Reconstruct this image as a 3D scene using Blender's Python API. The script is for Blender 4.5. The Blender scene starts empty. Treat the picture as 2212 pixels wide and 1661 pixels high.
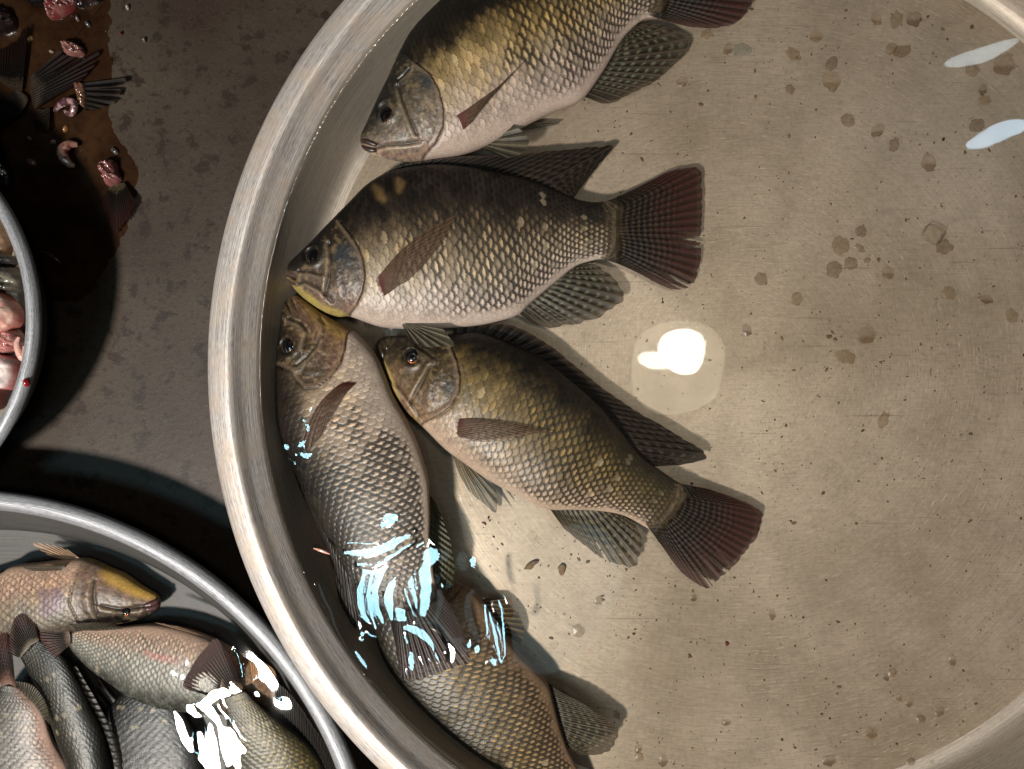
import bpy, math, random
import numpy as np

# ------------------------------------------------------------------ camera, world, lamps, exposure
SC = bpy.context.scene
COL = SC.collection
HC, F, CX, CY = 0.492, 1703.0, 1106.0, 830.5      # camera height (m), focal length and centre in photo units
cam = bpy.data.cameras.new('camera')
cam.sensor_width = 36.0
cam.lens = 36.0 * F / 2212.0
cam.clip_start = 0.01
cam.clip_end = 50
camo = bpy.data.objects.new('camera', cam)
camo.location = (0, 0, HC)
COL.objects.link(camo)
SC.camera = camo

wd = bpy.data.worlds.new('World')
SC.world = wd
wd.use_nodes = True
wd.node_tree.nodes['Background'].inputs[0].default_value = (0.85, 0.95, 1.1, 1)
wd.node_tree.nodes['Background'].inputs[1].default_value = 0.015

SC.view_settings.view_transform = 'Standard'
SC.view_settings.look = 'None'
SC.view_settings.exposure = 0.0
SC.view_settings.gamma = 1.0
SC.view_settings.use_curve_mapping = False
SC.cycles.max_bounces = 8
SC.cycles.transparent_max_bounces = 24
SC.cycles.caustics_reflective = False
SC.cycles.sample_clamp_indirect = 20.0
SC.cycles.blur_glossy = 0.0

WATER_Z = 0.042


def lamp(name, loc, target, size, radiance, color, shape='DISK', size_y=None):
    l = bpy.data.lights.new(name, 'AREA')
    l.shape = shape
    l.size = size
    area = math.pi * size * size / 4
    if size_y:
        l.size_y = size_y
        area = size * size_y * (math.pi / 4 if shape == 'ELLIPSE' else 1)
    l.energy = radiance * math.pi * area
    l.color = color
    o = bpy.data.objects.new(name, l)
    o.location = loc
    d = np.array(target, float) - np.array(loc, float)
    from mathutils import Vector
    o.rotation_euler = Vector(d).to_track_quat('-Z', 'Y').to_euler()
    COL.objects.link(o)
    return o


def mirror_spot(px, py, h, zw=WATER_Z):
    """where a lamp hangs (h above the water) that the still water shows at px, py"""
    d = HC - zw
    k = (h + d) / d
    return ((px - CX) / F * d * k, -(py - CY) / F * d * k, zw + h)


KEY = (-0.50, -0.60, 1.22)
lamp('key_lamp', KEY, (0.05, 0, 0), 0.125, 1180, (1.0, 0.915, 0.825))
BULB = mirror_spot(1471, 757, 1.45)
lamp('pendant_bulb', BULB, (BULB[0], BULB[1], 0), 0.118, 46, (1.0, 0.96, 0.88))
b2 = mirror_spot(1408, 782, 1.44)
lamp('pendant_socket', b2, (b2[0], b2[1], 0), 0.085, 38, (1.0, 0.94, 0.86), 'ELLIPSE', 0.05)
b3 = mirror_spot(1462, 792, 1.47)
lamp('pendant_shade', b3, (b3[0], b3[1], 0), 0.235, 5.5, (1.0, 0.88, 0.62))
WIN_L = mirror_spot(518, 1075, 1.0)
o = lamp('left_light_panel', WIN_L, (WIN_L[0], WIN_L[1], 0), 0.070, 56, (0.46, 0.84, 1.0), 'RECTANGLE', 0.17)
o.rotation_euler = (0, 0, 0.2)
ADDED_PANEL = mirror_spot(722, 1545, 1.0)
o = lamp('left_light_panel', ADDED_PANEL, (ADDED_PANEL[0], ADDED_PANEL[1], 0), 0.062, 52, (0.46, 0.84, 1.0), 'RECTANGLE', 0.15)  # second panel, added only to be mirrored in the streak along the wall
o.rotation_euler = (0, 0, 0.65)
w1 = mirror_spot(2160, 288, 0.8)
o = lamp('right_window', w1, (w1[0], w1[1], 0), 0.105, 24, (0.58, 0.80, 1.0), 'ELLIPSE', 0.026)
o.rotation_euler = (0, 0, 0.28)
w2 = mirror_spot(2112, 116, 0.8)
o = lamp('right_gap', w2, (w2[0], w2[1], 0), 0.125, 13, (0.80, 0.94, 1.0), 'ELLIPSE', 0.024)
o.rotation_euler = (0, 0, 0.36)
for gx_, gy_, sa, sb, ra_ in ((1120, 1200, 0.17, 0.34, 0.5), (1215, 1290, 0.20, 0.30, -0.4)):
    w3 = mirror_spot(gx_, gy_, 1.1)
    o = lamp('roof_gap', w3, (w3[0], w3[1], 0), sa, 1.4, (0.62, 0.92, 1.0), 'ELLIPSE', sb)
    o.rotation_euler = (0, 0, ra_)


# ------------------------------------------------------------------ helpers
def S(r, g, b):
    c = np.array([r, g, b], float) / 255.0
    return np.where(c <= 0.04045, c / 12.92, ((c + 0.055) / 1.055) ** 2.4)


def W(x, y, z):
    x = np.asarray(x, float); y = np.asarray(y, float); z = np.asarray(z, float) + 0 * x
    d = (HC - z) / F
    return np.stack([(x - CX) * d, -(y - CY) * d, z], -1)


def px_of(p):
    d = HC - p[..., 2]
    return np.stack([CX + p[..., 0] / d * F, CY - p[..., 1] / d * F], -1)


def hsh(i, j, k=0):
    a = (np.asarray(i, float).astype(np.int64) * 374761393 + np.asarray(j, float).astype(np.int64) * 668265263 + int(k) * 974634221 + 1013904223) & 0xffffffff
    a = ((a ^ (a >> 13)) * 1274126177) & 0xffffffff
    a = ((a ^ (a >> 16)) * 2246822519) & 0xffffffff
    a = a ^ (a >> 15)
    return (a & 0xffffff) / float(0x1000000)


def vnoise(x, y, k=0):
    xi, yi = np.floor(x), np.floor(y)
    fx, fy = x - xi, y - yi
    fx = fx * fx * (3 - 2 * fx); fy = fy * fy * (3 - 2 * fy)
    return ((hsh(xi, yi, k) * (1 - fx) + hsh(xi + 1, yi, k) * fx) * (1 - fy)
            + (hsh(xi, yi + 1, k) * (1 - fx) + hsh(xi + 1, yi + 1, k) * fx) * fy)


def fbm(x, y, k=0, o=3):
    r, a, t = 0, 0.5, 0
    for q in range(o):
        r = r + a * vnoise(x * 2 ** q, y * 2 ** q, k + q * 13); t += a; a *= 0.5
    return r / t


def sstep(a, b, x):
    t = np.clip((x - a) / (b - a), 0, 1)
    return t * t * (3 - 2 * t)


def curve(pts, n, t=None):
    """smooth curve through pts, resampled by arc length (n points or at fractions t)"""
    p = np.array(pts, float)
    if len(p) == 1:
        p = np.repeat(p, 2, 0)
    q = np.vstack([2 * p[0] - p[1], p, 2 * p[-1] - p[-2]])
    out = []
    u = np.linspace(0, 1, 24, endpoint=False)[:, None]
    for i in range(1, len(q) - 2):
        a, b, c, d = q[i - 1], q[i], q[i + 1], q[i + 2]
        out.append(0.5 * (2 * b + (c - a) * u + (2 * a - 5 * b + 4 * c - d) * u ** 2 + (3 * b - a - 3 * c + d) * u ** 3))
    out = np.vstack(out + [p[-1:]])
    s = np.r_[0, np.cumsum(np.hypot(*np.diff(out[:, :2], axis=0).T))]
    s /= s[-1]
    if t is None:
        t = np.linspace(0, 1, n)
    return np.stack([np.interp(t, s, out[:, k]) for k in range(out.shape[1])], -1)


def pdist(x, y, pts):
    """distance from points to a polyline and the side they lie on"""
    best = np.full(np.shape(x), 1e9); side = np.zeros(np.shape(x)); tt = np.zeros(np.shape(x))
    n = len(pts) - 1
    for i in range(n):
        (ax, ay), (bx, by) = pts[i], pts[i + 1]
        dx, dy = bx - ax, by - ay
        l2 = dx * dx + dy * dy + 1e-9
        t = np.clip(((x - ax) * dx + (y - ay) * dy) / l2, 0, 1)
        d = np.hypot(x - ax - t * dx, y - ay - t * dy)
        m = d < best
        best = np.where(m, d, best)
        side = np.where(m, np.sign(dx * (y - ay) - dy * (x - ax)), side)
        tt = np.where(m, (i + t) / n, tt)
    return best, side, tt


def inpoly(x, y, poly):
    r = np.zeros(np.shape(x), bool)
    n = len(poly)
    for i in range(n):
        (ax, ay), (bx, by) = poly[i], poly[(i + 1) % n]
        c = ((ay > y) != (by > y)) & (x < (bx - ax) * (y - ay) / (by - ay + 1e-12) + ax)
        r ^= c
    return r


def tag(o, label=None, cat=None, group=None, kind=None):
    if label: o['label'] = label
    if cat: o['category'] = cat
    if group: o['group'] = group
    if kind: o['kind'] = kind
    return o


def empty(name, loc, label=None, cat=None, group=None):
    o = bpy.data.objects.new(name, None)
    o.empty_display_size = 0.02
    o.location = loc
    COL.objects.link(o)
    return tag(o, label, cat, group)


def world_loc(o):
    l = np.array(o.location, float)
    while o.parent:
        o = o.parent
        l = l + np.array(o.location, float)
    return l


def mesh(name, verts, faces, mat, parent=None, col=None, alpha=None, smooth=True, uv=None):
    verts = np.asarray(verts, float).reshape(-1, 3)
    if parent is not None:
        verts = verts - world_loc(parent)
        loc = None
    else:
        loc = verts.mean(0); loc[2] = verts[:, 2].min()
        verts = verts - loc
    me = bpy.data.meshes.new(name)
    faces = np.asarray(faces) if not isinstance(faces, list) else faces
    if isinstance(faces, np.ndarray):
        nf, k = faces.shape
        me.vertices.add(len(verts)); me.vertices.foreach_set('co', verts.ravel().astype(np.float32))
        me.loops.add(nf * k); me.loops.foreach_set('vertex_index', faces.ravel().astype(np.int32))
        me.polygons.add(nf)
        me.polygons.foreach_set('loop_start', np.arange(0, nf * k, k, dtype=np.int32))
        me.polygons.foreach_set('loop_total', np.full(nf, k, np.int32))
        me.update(calc_edges=True)
    else:
        me.from_pydata(verts.tolist(), [], faces)
    me.validate()
    if smooth:
        me.polygons.foreach_set('use_smooth', np.ones(len(me.polygons), bool))
    if col is not None:
        c = np.ones((len(verts), 4), np.float32)
        c[:, :3] = np.clip(np.asarray(col).reshape(-1, 3), 0, 1)
        if alpha is not None:
            c[:, 3] = np.asarray(alpha).ravel()
        at = me.color_attributes.new('Col', 'FLOAT_COLOR', 'POINT')
        at.data.foreach_set('color', c.ravel())
    if uv is not None:
        ul = me.uv_layers.new(name='UVMap')
        li = np.zeros(len(me.loops), np.int32); me.loops.foreach_get('vertex_index', li)
        ul.data.foreach_set('uv', np.asarray(uv, np.float32)[li].ravel())
    me.materials.append(mat)
    o = bpy.data.objects.new(name, me)
    COL.objects.link(o)
    if parent is not None:
        o.parent = parent
    else:
        o.location = loc
    return o


def grid_faces(nu, nv, wrap_v=False):
    i, j = np.meshgrid(np.arange(nu - 1), np.arange(nv if wrap_v else nv - 1), indexing='ij')
    j2 = (j + 1) % nv
    return np.stack([i * nv + j, (i + 1) * nv + j, (i + 1) * nv + j2, i * nv + j2], -1).reshape(-1, 4)


# ------------------------------------------------------------------ materials
ALB = 0.66


class NT:
    def __init__(self, name):
        self.m = bpy.data.materials.new(name); self.m.use_nodes = True
        self.t = self.m.node_tree
        self.t.nodes.clear()
        self.out = self.t.nodes.new('ShaderNodeOutputMaterial')

    def n(self, typ, **kw):
        nd = self.t.nodes.new(typ)
        for k, v in kw.items():
            if k.startswith('_'):
                setattr(nd, k[1:], v)
        for k, v in kw.items():
            if not k.startswith('_'):
                key = int(k[1:]) if k[0] == 'i' and k[1:].isdigit() else k.replace('__', ' ')
                s = nd.inputs[key]
                if isinstance(v, bpy.types.NodeSocket):
                    self.t.links.new(v, s)
                else:
                    s.default_value = v
        return nd

    def math(self, op, a, b=0.0, c=0.0):
        return self.n('ShaderNodeMath', _operation=op, i0=a, i1=b, i2=c).outputs[0]

    def ramp(self, fac, stops, interp='LINEAR'):
        r = self.n('ShaderNodeValToRGB', Fac=fac)
        e = r.color_ramp; e.interpolation = interp
        while len(e.elements) < len(stops):
            e.elements.new(0.5)
        for el, (p, c) in zip(e.elements, stops):
            el.position = p
            el.color = (c, c, c, 1) if np.isscalar(c) else (*c, 1)
        return r.outputs[0]

    def mix(self, fac, a, b, mode='MIX'):
        nd = self.t.nodes.new('ShaderNodeMix'); nd.data_type = 'RGBA'; nd.blend_type = mode
        for s, v in ((nd.inputs[0], fac), (nd.inputs[6], a), (nd.inputs[7], b)):
            if isinstance(v, bpy.types.NodeSocket):
                self.t.links.new(v, s)
            else:
                s.default_value = v if np.isscalar(v) else (*v, 1) if len(v) == 3 else v
        return nd.outputs[2]

    def done(self, shader):
        self.t.links.new(shader, self.out.inputs[0])
        return self.m


def mat_attr(name, rough=0.4, spec=0.3, noise=0.25, scale=900, bump=0.15, coat=0.0, use_alpha=False):
    t = NT(name)
    a = t.n('ShaderNodeVertexColor', _layer_name='Col')
    co = t.n('ShaderNodeTexCoord').outputs['Object']
    nz = t.n('ShaderNodeTexNoise', Vector=co, Scale=scale, Detail=3.0)
    f = t.ramp(nz.outputs[0], [(0.25, ALB * (1 - noise)), (0.75, ALB * (1 + noise))])
    c = t.mix(1.0, a.outputs[0], f, 'MULTIPLY')
    b = t.n('ShaderNodeBump', Strength=bump, Distance=0.0005, Height=nz.outputs[0])
    p = t.n('ShaderNodeBsdfPrincipled', Base__Color=c, Roughness=rough, Normal=b.outputs[0])
    p.inputs['Specular IOR Level'].default_value = spec
    p.inputs['Coat Weight'].default_value = coat
    p.inputs['Coat Roughness'].default_value = 0.08
    sh = p.outputs[0]
    if use_alpha:
        tr = t.n('ShaderNodeBsdfTransparent')
        sh = t.n('ShaderNodeMixShader', i0=a.outputs[1], i1=tr.outputs[0], i2=sh).outputs[0]
    return t.done(sh)


def mat_plain(name, c, rough=0.4, spec=0.5, coat=0.0, metallic=0.0):
    t = NT(name)
    co = t.n('ShaderNodeTexCoord').outputs['Object']
    nz = t.n('ShaderNodeTexNoise', Vector=co, Scale=500.0, Detail=2.0)
    cc = t.mix(1.0, c, t.ramp(nz.outputs[0], [(0.3, 0.8 * ALB), (0.7, 1.2 * ALB)]), 'MULTIPLY')
    p = t.n('ShaderNodeBsdfPrincipled', Base__Color=cc, Roughness=rough, Metallic=metallic)
    p.inputs['Specular IOR Level'].default_value = spec
    p.inputs['Coat Weight'].default_value = coat
    return t.done(p.outputs[0])


def mat_water(name):
    t = NT(name)
    fr = t.n('ShaderNodeFresnel', IOR=1.33)
    g = t.n('ShaderNodeBsdfGlossy', Roughness=0.024, Color=(1, 1, 1, 1))
    tr = t.n('ShaderNodeBsdfTransparent', Color=(0.985, 0.99, 0.985, 1))
    return t.done(t.n('ShaderNodeMixShader', i0=fr.outputs[0], i1=tr.outputs[0], i2=g.outputs[0]).outputs[0])


def mat_clear(name, dark=(0.05, 0.045, 0.035), amount=0.75):
    t = NT(name)
    lw = t.n('ShaderNodeLayerWeight', Blend=0.35)
    f = t.math('MULTIPLY', t.ramp(lw.outputs['Facing'], [(0.35, 0.04), (0.85, 1.0)]), amount)  # darkens edge-on faces in place of refraction
    p = t.n('ShaderNodeBsdfPrincipled', Base__Color=(*dark, 1), Roughness=0.03)
    p.inputs['Specular IOR Level'].default_value = 0.7
    tr = t.n('ShaderNodeBsdfTransparent', Color=(0.96, 0.95, 0.92, 1))
    return t.done(t.n('ShaderNodeMixShader', i0=f, i1=tr.outputs[0], i2=p.outputs[0]).outputs[0])


def mat_steel(name, base, dark, rough=0.36, metal=0.75, streak=260, warm=None):
    """brushed steel; brush marks run round the rim (u = angle, v = across)"""
    t = NT(name)
    uv = t.n('ShaderNodeTexCoord').outputs['UV']
    s = t.n('ShaderNodeSeparateXYZ', Vector=uv)
    v1 = t.n('ShaderNodeCombineXYZ', X=t.math('MULTIPLY', s.outputs[0], 38.0), Y=t.math('MULTIPLY', s.outputs[1], streak * 6.0))
    n1 = t.n('ShaderNodeTexNoise', Vector=v1.outputs[0], Scale=1.0, Detail=4.0, Roughness=0.65)
    v2 = t.n('ShaderNodeCombineXYZ', X=t.math('MULTIPLY', s.outputs[0], 420.0), Y=t.math('MULTIPLY', s.outputs[1], streak * 16.0))
    n2 = t.n('ShaderNodeTexNoise', Vector=v2.outputs[0], Scale=1.0, Detail=3.0)
    ob = t.n('ShaderNodeTexCoord').outputs['Object']
    n3 = t.n('ShaderNodeTexNoise', Vector=ob, Scale=55.0, Detail=4.0, Roughness=0.7)
    f = t.math('ADD', t.math('MULTIPLY', n1.outputs[0], 0.55), t.math('MULTIPLY', n2.outputs[0], 0.45))
    c = t.mix(t.ramp(f, [(0.41, 0.0), (0.59, 1.0)]), dark, base)
    if warm is not None:
        c = t.mix(t.ramp(n3.outputs[0], [(0.45, 0.0), (0.65, 0.7)]), c, warm)
    c = t.mix(t.ramp(n3.outputs[0], [(0.62, 0.0), (0.74, 0.45)]), c, dark)
    c = t.mix(1.0, c, (ALB, ALB, ALB), 'MULTIPLY')
    r = t.math('ADD', rough - 0.08, t.math('MULTIPLY', n2.outputs[0], 0.2))
    b = t.n('ShaderNodeBump', Strength=0.35, Distance=0.0004, Height=f)
    p = t.n('ShaderNodeBsdfPrincipled', Base__Color=c, Roughness=r, Metallic=metal, Normal=b.outputs[0])
    return t.done(p.outputs[0])


def mat_floor():
    t = NT('brushed_basin_floor')
    ob = t.n('ShaderNodeTexCoord').outputs['Object']
    s = t.n('ShaderNodeSeparateXYZ', Vector=ob)
    rr = t.math('SQRT', t.math('ADD', t.math('MULTIPLY', s.outputs[0], s.outputs[0]), t.math('MULTIPLY', s.outputs[1], s.outputs[1])))
    an = t.math('ARCTAN2', s.outputs[1], s.outputs[0])
    # circular brush marks
    v1 = t.n('ShaderNodeCombineXYZ', X=t.math('MULTIPLY', an, 9.0), Y=t.math('MULTIPLY', rr, 900.0))
    n1 = t.n('ShaderNodeTexNoise', Vector=v1.outputs[0], Scale=1.0, Detail=4.0, Roughness=0.7)
    # fine straight rubbing marks
    mp = t.n('ShaderNodeMapping', Vector=ob); mp.inputs['Rotation'].default_value = (0, 0, -0.22); mp.inputs['Scale'].default_value = (70, 1100, 1)
    n2 = t.n('ShaderNodeTexNoise', Vector=mp.outputs[0], Scale=1.0, Detail=3.0)
    mp2 = t.n('ShaderNodeMapping', Vector=ob); mp2.inputs['Rotation'].default_value = (0, 0, 1.15); mp2.inputs['Scale'].default_value = (14, 700, 1)
    n5 = t.n('ShaderNodeTexNoise', Vector=mp2.outputs[0], Scale=1.0, Detail=3.0)
    n3 = t.n('ShaderNodeTexNoise', Vector=ob, Scale=7.5, Detail=4.0, Roughness=0.6)
    n4 = t.n('ShaderNodeTexNoise', Vector=ob, Scale=420.0, Detail=3.0)
    n6 = t.n('ShaderNodeTexNoise', Vector=ob, Scale=26.0, Detail=5.0, Roughness=0.7)
    c = t.mix(t.ramp(n3.outputs[0], [(0.35, 0.0), (0.65, 1.0)]), FLOOR_A, FLOOR_B)
    f = t.math('ADD', t.math('MULTIPLY', n1.outputs[0], 0.6), t.math('MULTIPLY', n2.outputs[0], 0.4))
    c = t.mix(1.0, c, t.ramp(f, [(0.30, 0.80), (0.5, 1.0), (0.72, 1.25)]), 'MULTIPLY')
    c = t.mix(1.0, c, t.ramp(n4.outputs[0], [(0.32, 0.90), (0.5, 1.0), (0.7, 1.06)]), 'MULTIPLY')
    c = t.mix(1.0, c, t.ramp(n6.outputs[0], [(0.28, 0.86), (0.52, 1.0), (0.75, 1.05)]), 'MULTIPLY')
    c = t.mix(t.ramp(n5.outputs[0], [(0.66, 0.0), (0.74, 0.6)]), c, (0.14, 0.115, 0.09))
    v7 = t.n('ShaderNodeCombineXYZ', X=t.math('MULTIPLY', an, 22.0), Y=t.math('MULTIPLY', rr, 1250.0))
    n7 = t.n('ShaderNodeTexNoise', Vector=v7.outputs[0], Scale=1.0, Detail=2.0)
    n8 = t.n('ShaderNodeTexNoise', Vector=ob, Scale=11.0, Detail=3.0)
    c = t.mix(t.math('MULTIPLY', t.ramp(n7.outputs[0], [(0.62, 0.0), (0.72, 0.55)]), t.ramp(n8.outputs[0], [(0.38, 0.1), (0.62, 1.0)])), c, (0.78, 0.66, 0.52))
    c = t.mix(t.math('MULTIPLY', t.ramp(n7.outputs[0], [(0.26, 0.5), (0.36, 0.0)]), t.ramp(n8.outputs[0], [(0.4, 1.0), (0.6, 0.2)])), c, (0.17, 0.135, 0.10))
    # small pits
    vo = t.n('ShaderNodeTexVoronoi', Vector=ob, Scale=230.0)
    pit = t.math('MULTIPLY', t.ramp(vo.outputs['Distance'], [(0.08, 0.8), (0.16, 0.0)]), t.ramp(n3.outputs[0], [(0.4, 0.1), (0.6, 0.6)]))
    c = t.mix(pit, c, (0.09, 0.075, 0.05))
    c = t.mix(1.0, c, (ALB, ALB, ALB), 'MULTIPLY')
    b = t.n('ShaderNodeBump', Strength=0.25, Distance=0.0004, Height=f)
    p = t.n('ShaderNodeBsdfPrincipled', Base__Color=c, Roughness=0.36, Metallic=0.45, Normal=b.outputs[0])
    p.inputs['Specular IOR Level'].default_value = 0.4
    return t.done(p.outputs[0])


FLOOR_A = tuple(S(150, 134, 114)); FLOOR_B = tuple(S(183, 166, 146))


def mat_table():
    t = NT('stained_metal_table')
    ob = t.n('ShaderNodeTexCoord').outputs['Object']
    n1 = t.n('ShaderNodeTexNoise', Vector=ob, Scale=9.0, Detail=5.0, Roughness=0.6)
    n2 = t.n('ShaderNodeTexNoise', Vector=ob, Scale=75.0, Detail=4.0, Roughness=0.6)
    n3 = t.n('ShaderNodeTexNoise', Vector=ob, Scale=260.0, Detail=4.0, Roughness=0.7)
    n4 = t.n('ShaderNodeTexNoise', Vector=ob, Scale=700.0, Detail=2.0)
    mp = t.n('ShaderNodeMapping', Vector=ob); mp.inputs['Rotation'].default_value = (0, 0, 0.5); mp.inputs['Scale'].default_value = (9, 420, 1)
    n5 = t.n('ShaderNodeTexNoise', Vector=mp.outputs[0], Scale=1.0, Detail=2.0)
    c = t.mix(t.ramp(n1.outputs[0], [(0.35, 0.0), (0.65, 1.0)]), tuple(S(42, 29, 20)), tuple(S(61, 52, 42)))
    c = t.mix(t.ramp(n2.outputs[0], [(0.56, 0.0), (0.62, 0.9)]), c, tuple(S(34, 20, 11)))
    c = t.mix(t.ramp(n3.outputs[0], [(0.54, 0.0), (0.66, 0.8)]), c, tuple(S(34, 21, 12)))
    c = t.mix(t.ramp(n4.outputs[0], [(0.62, 0.0), (0.78, 0.25)]), c, tuple(S(120, 108, 92)))
    c = t.mix(t.ramp(n5.outputs[0], [(0.70, 0.0), (0.75, 0.6)]), c, tuple(S(28, 21, 15)))
    c = t.mix(1.0, c, (ALB, ALB, ALB), 'MULTIPLY')
    b = t.n('ShaderNodeBump', Strength=0.3, Distance=0.0006, Height=n3.outputs[0])
    p = t.n('ShaderNodeBsdfPrincipled', Base__Color=c, Roughness=0.55, Metallic=0.15, Normal=b.outputs[0])
    p.inputs['Specular IOR Level'].default_value = 0.3
    return t.done(p.outputs[0])


M_BODY = mat_attr('fish_skin', 0.40, 0.28, 0.22, 900, 0.25)
M_WET = mat_attr('wet_flesh', 0.18, 0.6, 0.22, 500, 0.35, coat=0.5)
M_FIN = mat_attr('fin_membrane', 0.42, 0.2, 0.2, 1200, 0.1, use_alpha=True)
M_EYE = mat_attr('eye_ball', 0.10, 0.45, 0.1, 600, 0.0)
M_PUPIL = mat_plain('eye_pupil', (0.003, 0.003, 0.003), 0.04, 0.9)
M_LIP = mat_attr('fish_lip', 0.35, 0.35, 0.2, 900, 0.2)
M_WATER = mat_water('clear_water')
M_BUBBLE = mat_clear('bubble_film')
M_FLAKE = mat_attr('loose_scale', 0.3, 0.4, 0.25, 700, 0.2, use_alpha=True)
M_DIRT = mat_attr('dirt_flecks', 0.8, 0.1, 0.3, 700, 0.0)
M_RIM = mat_steel('brushed_rim_steel', (0.80, 0.75, 0.71), (0.30, 0.26, 0.24), 0.47, 0.45, warm=(0.66, 0.54, 0.44))
M_WALL = mat_steel('brushed_wall_steel', (0.58, 0.50, 0.42), (0.33, 0.28, 0.23), 0.45, 0.45)
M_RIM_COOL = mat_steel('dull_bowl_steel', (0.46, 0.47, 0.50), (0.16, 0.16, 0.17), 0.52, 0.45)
M_WALL_DARK = mat_steel('dark_bowl_steel', (0.16, 0.15, 0.14), (0.08, 0.07, 0.065), 0.4, 0.5)
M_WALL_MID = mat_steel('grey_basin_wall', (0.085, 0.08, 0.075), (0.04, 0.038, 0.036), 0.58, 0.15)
M_FLOOR = mat_floor()
M_TABLE = mat_table()

# ------------------------------------------------------------------ setting: table and the wet patch
TZ = -0.004
o = mesh('table_top', [(-1.3, -1.2, TZ), (1.3, -1.2, TZ), (1.3, 1.2, TZ), (-1.3, 1.2, TZ)], [[0, 1, 2, 3]], M_TABLE, smooth=False)
tag(o, 'dark stained metal table top with rust spots', kind='structure')


def revolve(name, prof, c, mat, parent, seg=256, close=False):
    prof = np.array(prof, float)
    a = np.linspace(0, 2 * np.pi, seg + 1)
    L = np.r_[0, np.cumsum(np.hypot(*np.diff(prof, axis=0).T))]
    r, z = prof[:, 0], prof[:, 1]
    v = np.stack([c[0] + r[None] * np.cos(a)[:, None], c[1] + r[None] * np.sin(a)[:, None], np.repeat(z[None], seg + 1, 0)], -1)
    uv = np.stack([np.repeat(a[:, None] / (2 * np.pi), len(r), 1), np.repeat(L[None], seg + 1, 0)], -1)
    return mesh(name, v.reshape(-1, 3), grid_faces(seg + 1, len(r)), mat, parent, uv=uv.reshape(-1, 2))


def smooth_prof(p, n):
    return curve(p, n)


BC = (0.1436, 0.0105)
basin = empty('steel_basin', (BC[0], BC[1], TZ), 'wide round brushed steel basin holding five fish in clear water', 'basin', 'steel basins and bowls of fish')
# floor as its own disc, object coordinates centred on the basin
rr = np.r_[0.0005, np.linspace(0.02, 0.262, 14), 0.268]
fl = revolve('floor', np.c_[rr, np.zeros(len(rr))], BC, M_FLOOR, basin, 192)
revolve('wall', smooth_prof([(0.268, 0), (0.273, 0.0012), (0.277, 0.005), (0.2805, 0.014), (0.285, 0.028), (0.2880, 0.0395), (0.2896, 0.0425)], 40), BC, M_WALL, basin)
revolve('rim', smooth_prof([(0.2896, 0.0425), (0.2922, 0.0455), (0.2955, 0.0492), (0.2978, 0.0528), (0.2994, 0.0550), (0.3012, 0.0560), (0.3035, 0.0556), (0.3070, 0.0545), (0.3110, 0.0527), (0.3135, 0.0508), (0.3148, 0.0480), (0.3142, 0.0450), (0.3115, 0.0436)], 60), BC, M_RIM, basin)
revolve('outer_wall', [(0.3115, 0.0436), (0.302, 0.0440), (0.2965, 0.040), (0.2885, 0.028), (0.2800, 0.003), (0.275, -0.002), (0.01, -0.002)], BC, M_WALL_DARK, basin, 160)

# left bowl
LC = (-0.380, 0.036)
LR = 0.1205
bowl = empty('steel_bowl', (LC[0], LC[1], TZ), 'small steel bowl of cut fish pieces at the left edge of the table', 'bowl', 'steel basins and bowls of fish')
revolve('rim', smooth_prof([(LR - 0.0085, 0.050), (LR - 0.008, 0.0575), (LR - 0.0058, 0.0612), (LR - 0.003, 0.0618), (LR - 0.0008, 0.060), (LR, 0.0575), (LR - 0.001, 0.055), (LR - 0.003, 0.0545)], 30), LC, M_RIM_COOL, bowl, 160)
revolve('inner_wall', smooth_prof([(0.005, 0.001), (0.07, 0.001), (0.086, 0.006), (0.100, 0.024), (LR - 0.0085, 0.050)], 30), LC, M_WALL, bowl, 128)
revolve('outer_wall', smooth_prof([(LR - 0.003, 0.0545), (LR - 0.0075, 0.050), (0.104, 0.024), (0.090, 0.002), (0.086, -0.002)], 30), LC, M_WALL_DARK, bowl, 128)

# lower left basin
GC = (-0.3179, -0.3034)
GR = 0.2438
basin2 = empty('steel_basin', (GC[0], GC[1], TZ), 'grey steel basin crowded with dark fish at the lower left corner', 'basin', 'steel basins and bowls of fish')
revolve('rim', smooth_prof([(GR - 0.0128, 0.031), (GR - 0.0115, 0.039), (GR - 0.0088, 0.0440), (GR - 0.0050, 0.0455), (GR - 0.0016, 0.0442), (GR, 0.0412), (GR - 0.001, 0.0380), (GR - 0.004, 0.0370)], 36), GC, M_RIM_COOL, basin2, 224)
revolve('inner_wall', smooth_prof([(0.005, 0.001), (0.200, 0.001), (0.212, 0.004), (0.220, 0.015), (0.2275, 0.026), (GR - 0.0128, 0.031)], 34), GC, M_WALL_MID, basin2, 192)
revolve('outer_wall', smooth_prof([(GR - 0.004, 0.0370), (GR - 0.011, 0.034), (0.226, 0.020), (0.216, 0.0), (0.21, -0.002)], 24), GC, M_WALL_DARK, basin2, 160)

# wet patch on the table
wet_px = [(240, 0), (236, 80), (240, 150), (234, 245), (250, 292), (290, 350), (296, 405), (283, 462), (262, 520), (232, 575), (205, 620), (178, 645), (150, 650), (60, 640), (-200, 560), (-260, 200), (-200, -80), (120, -120), (235, -60)]
wp = curve(wet_px + wet_px[:1], 420)[:-1]
wp += (np.stack([fbm(wp[:, 0] / 14, wp[:, 1] / 14, 3), fbm(wp[:, 0] / 14, wp[:, 1] / 14, 9)], -1) - 0.5) * 16
cen = wp.mean(0)
vv, cc, al = [], [], []
ks = np.r_[0.02, 0.3, 0.6, 0.85, 0.95, 0.985, 1.0]
for k in ks:
    q = cen + (wp - cen) * k
    vv.append(W(q[:, 0], q[:, 1], TZ + 0.0002 + 0.0011 * (1 - k ** 14)))
t = NT('blood_wet_film')
ob = t.n('ShaderNodeTexCoord').outputs['Object']
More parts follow.
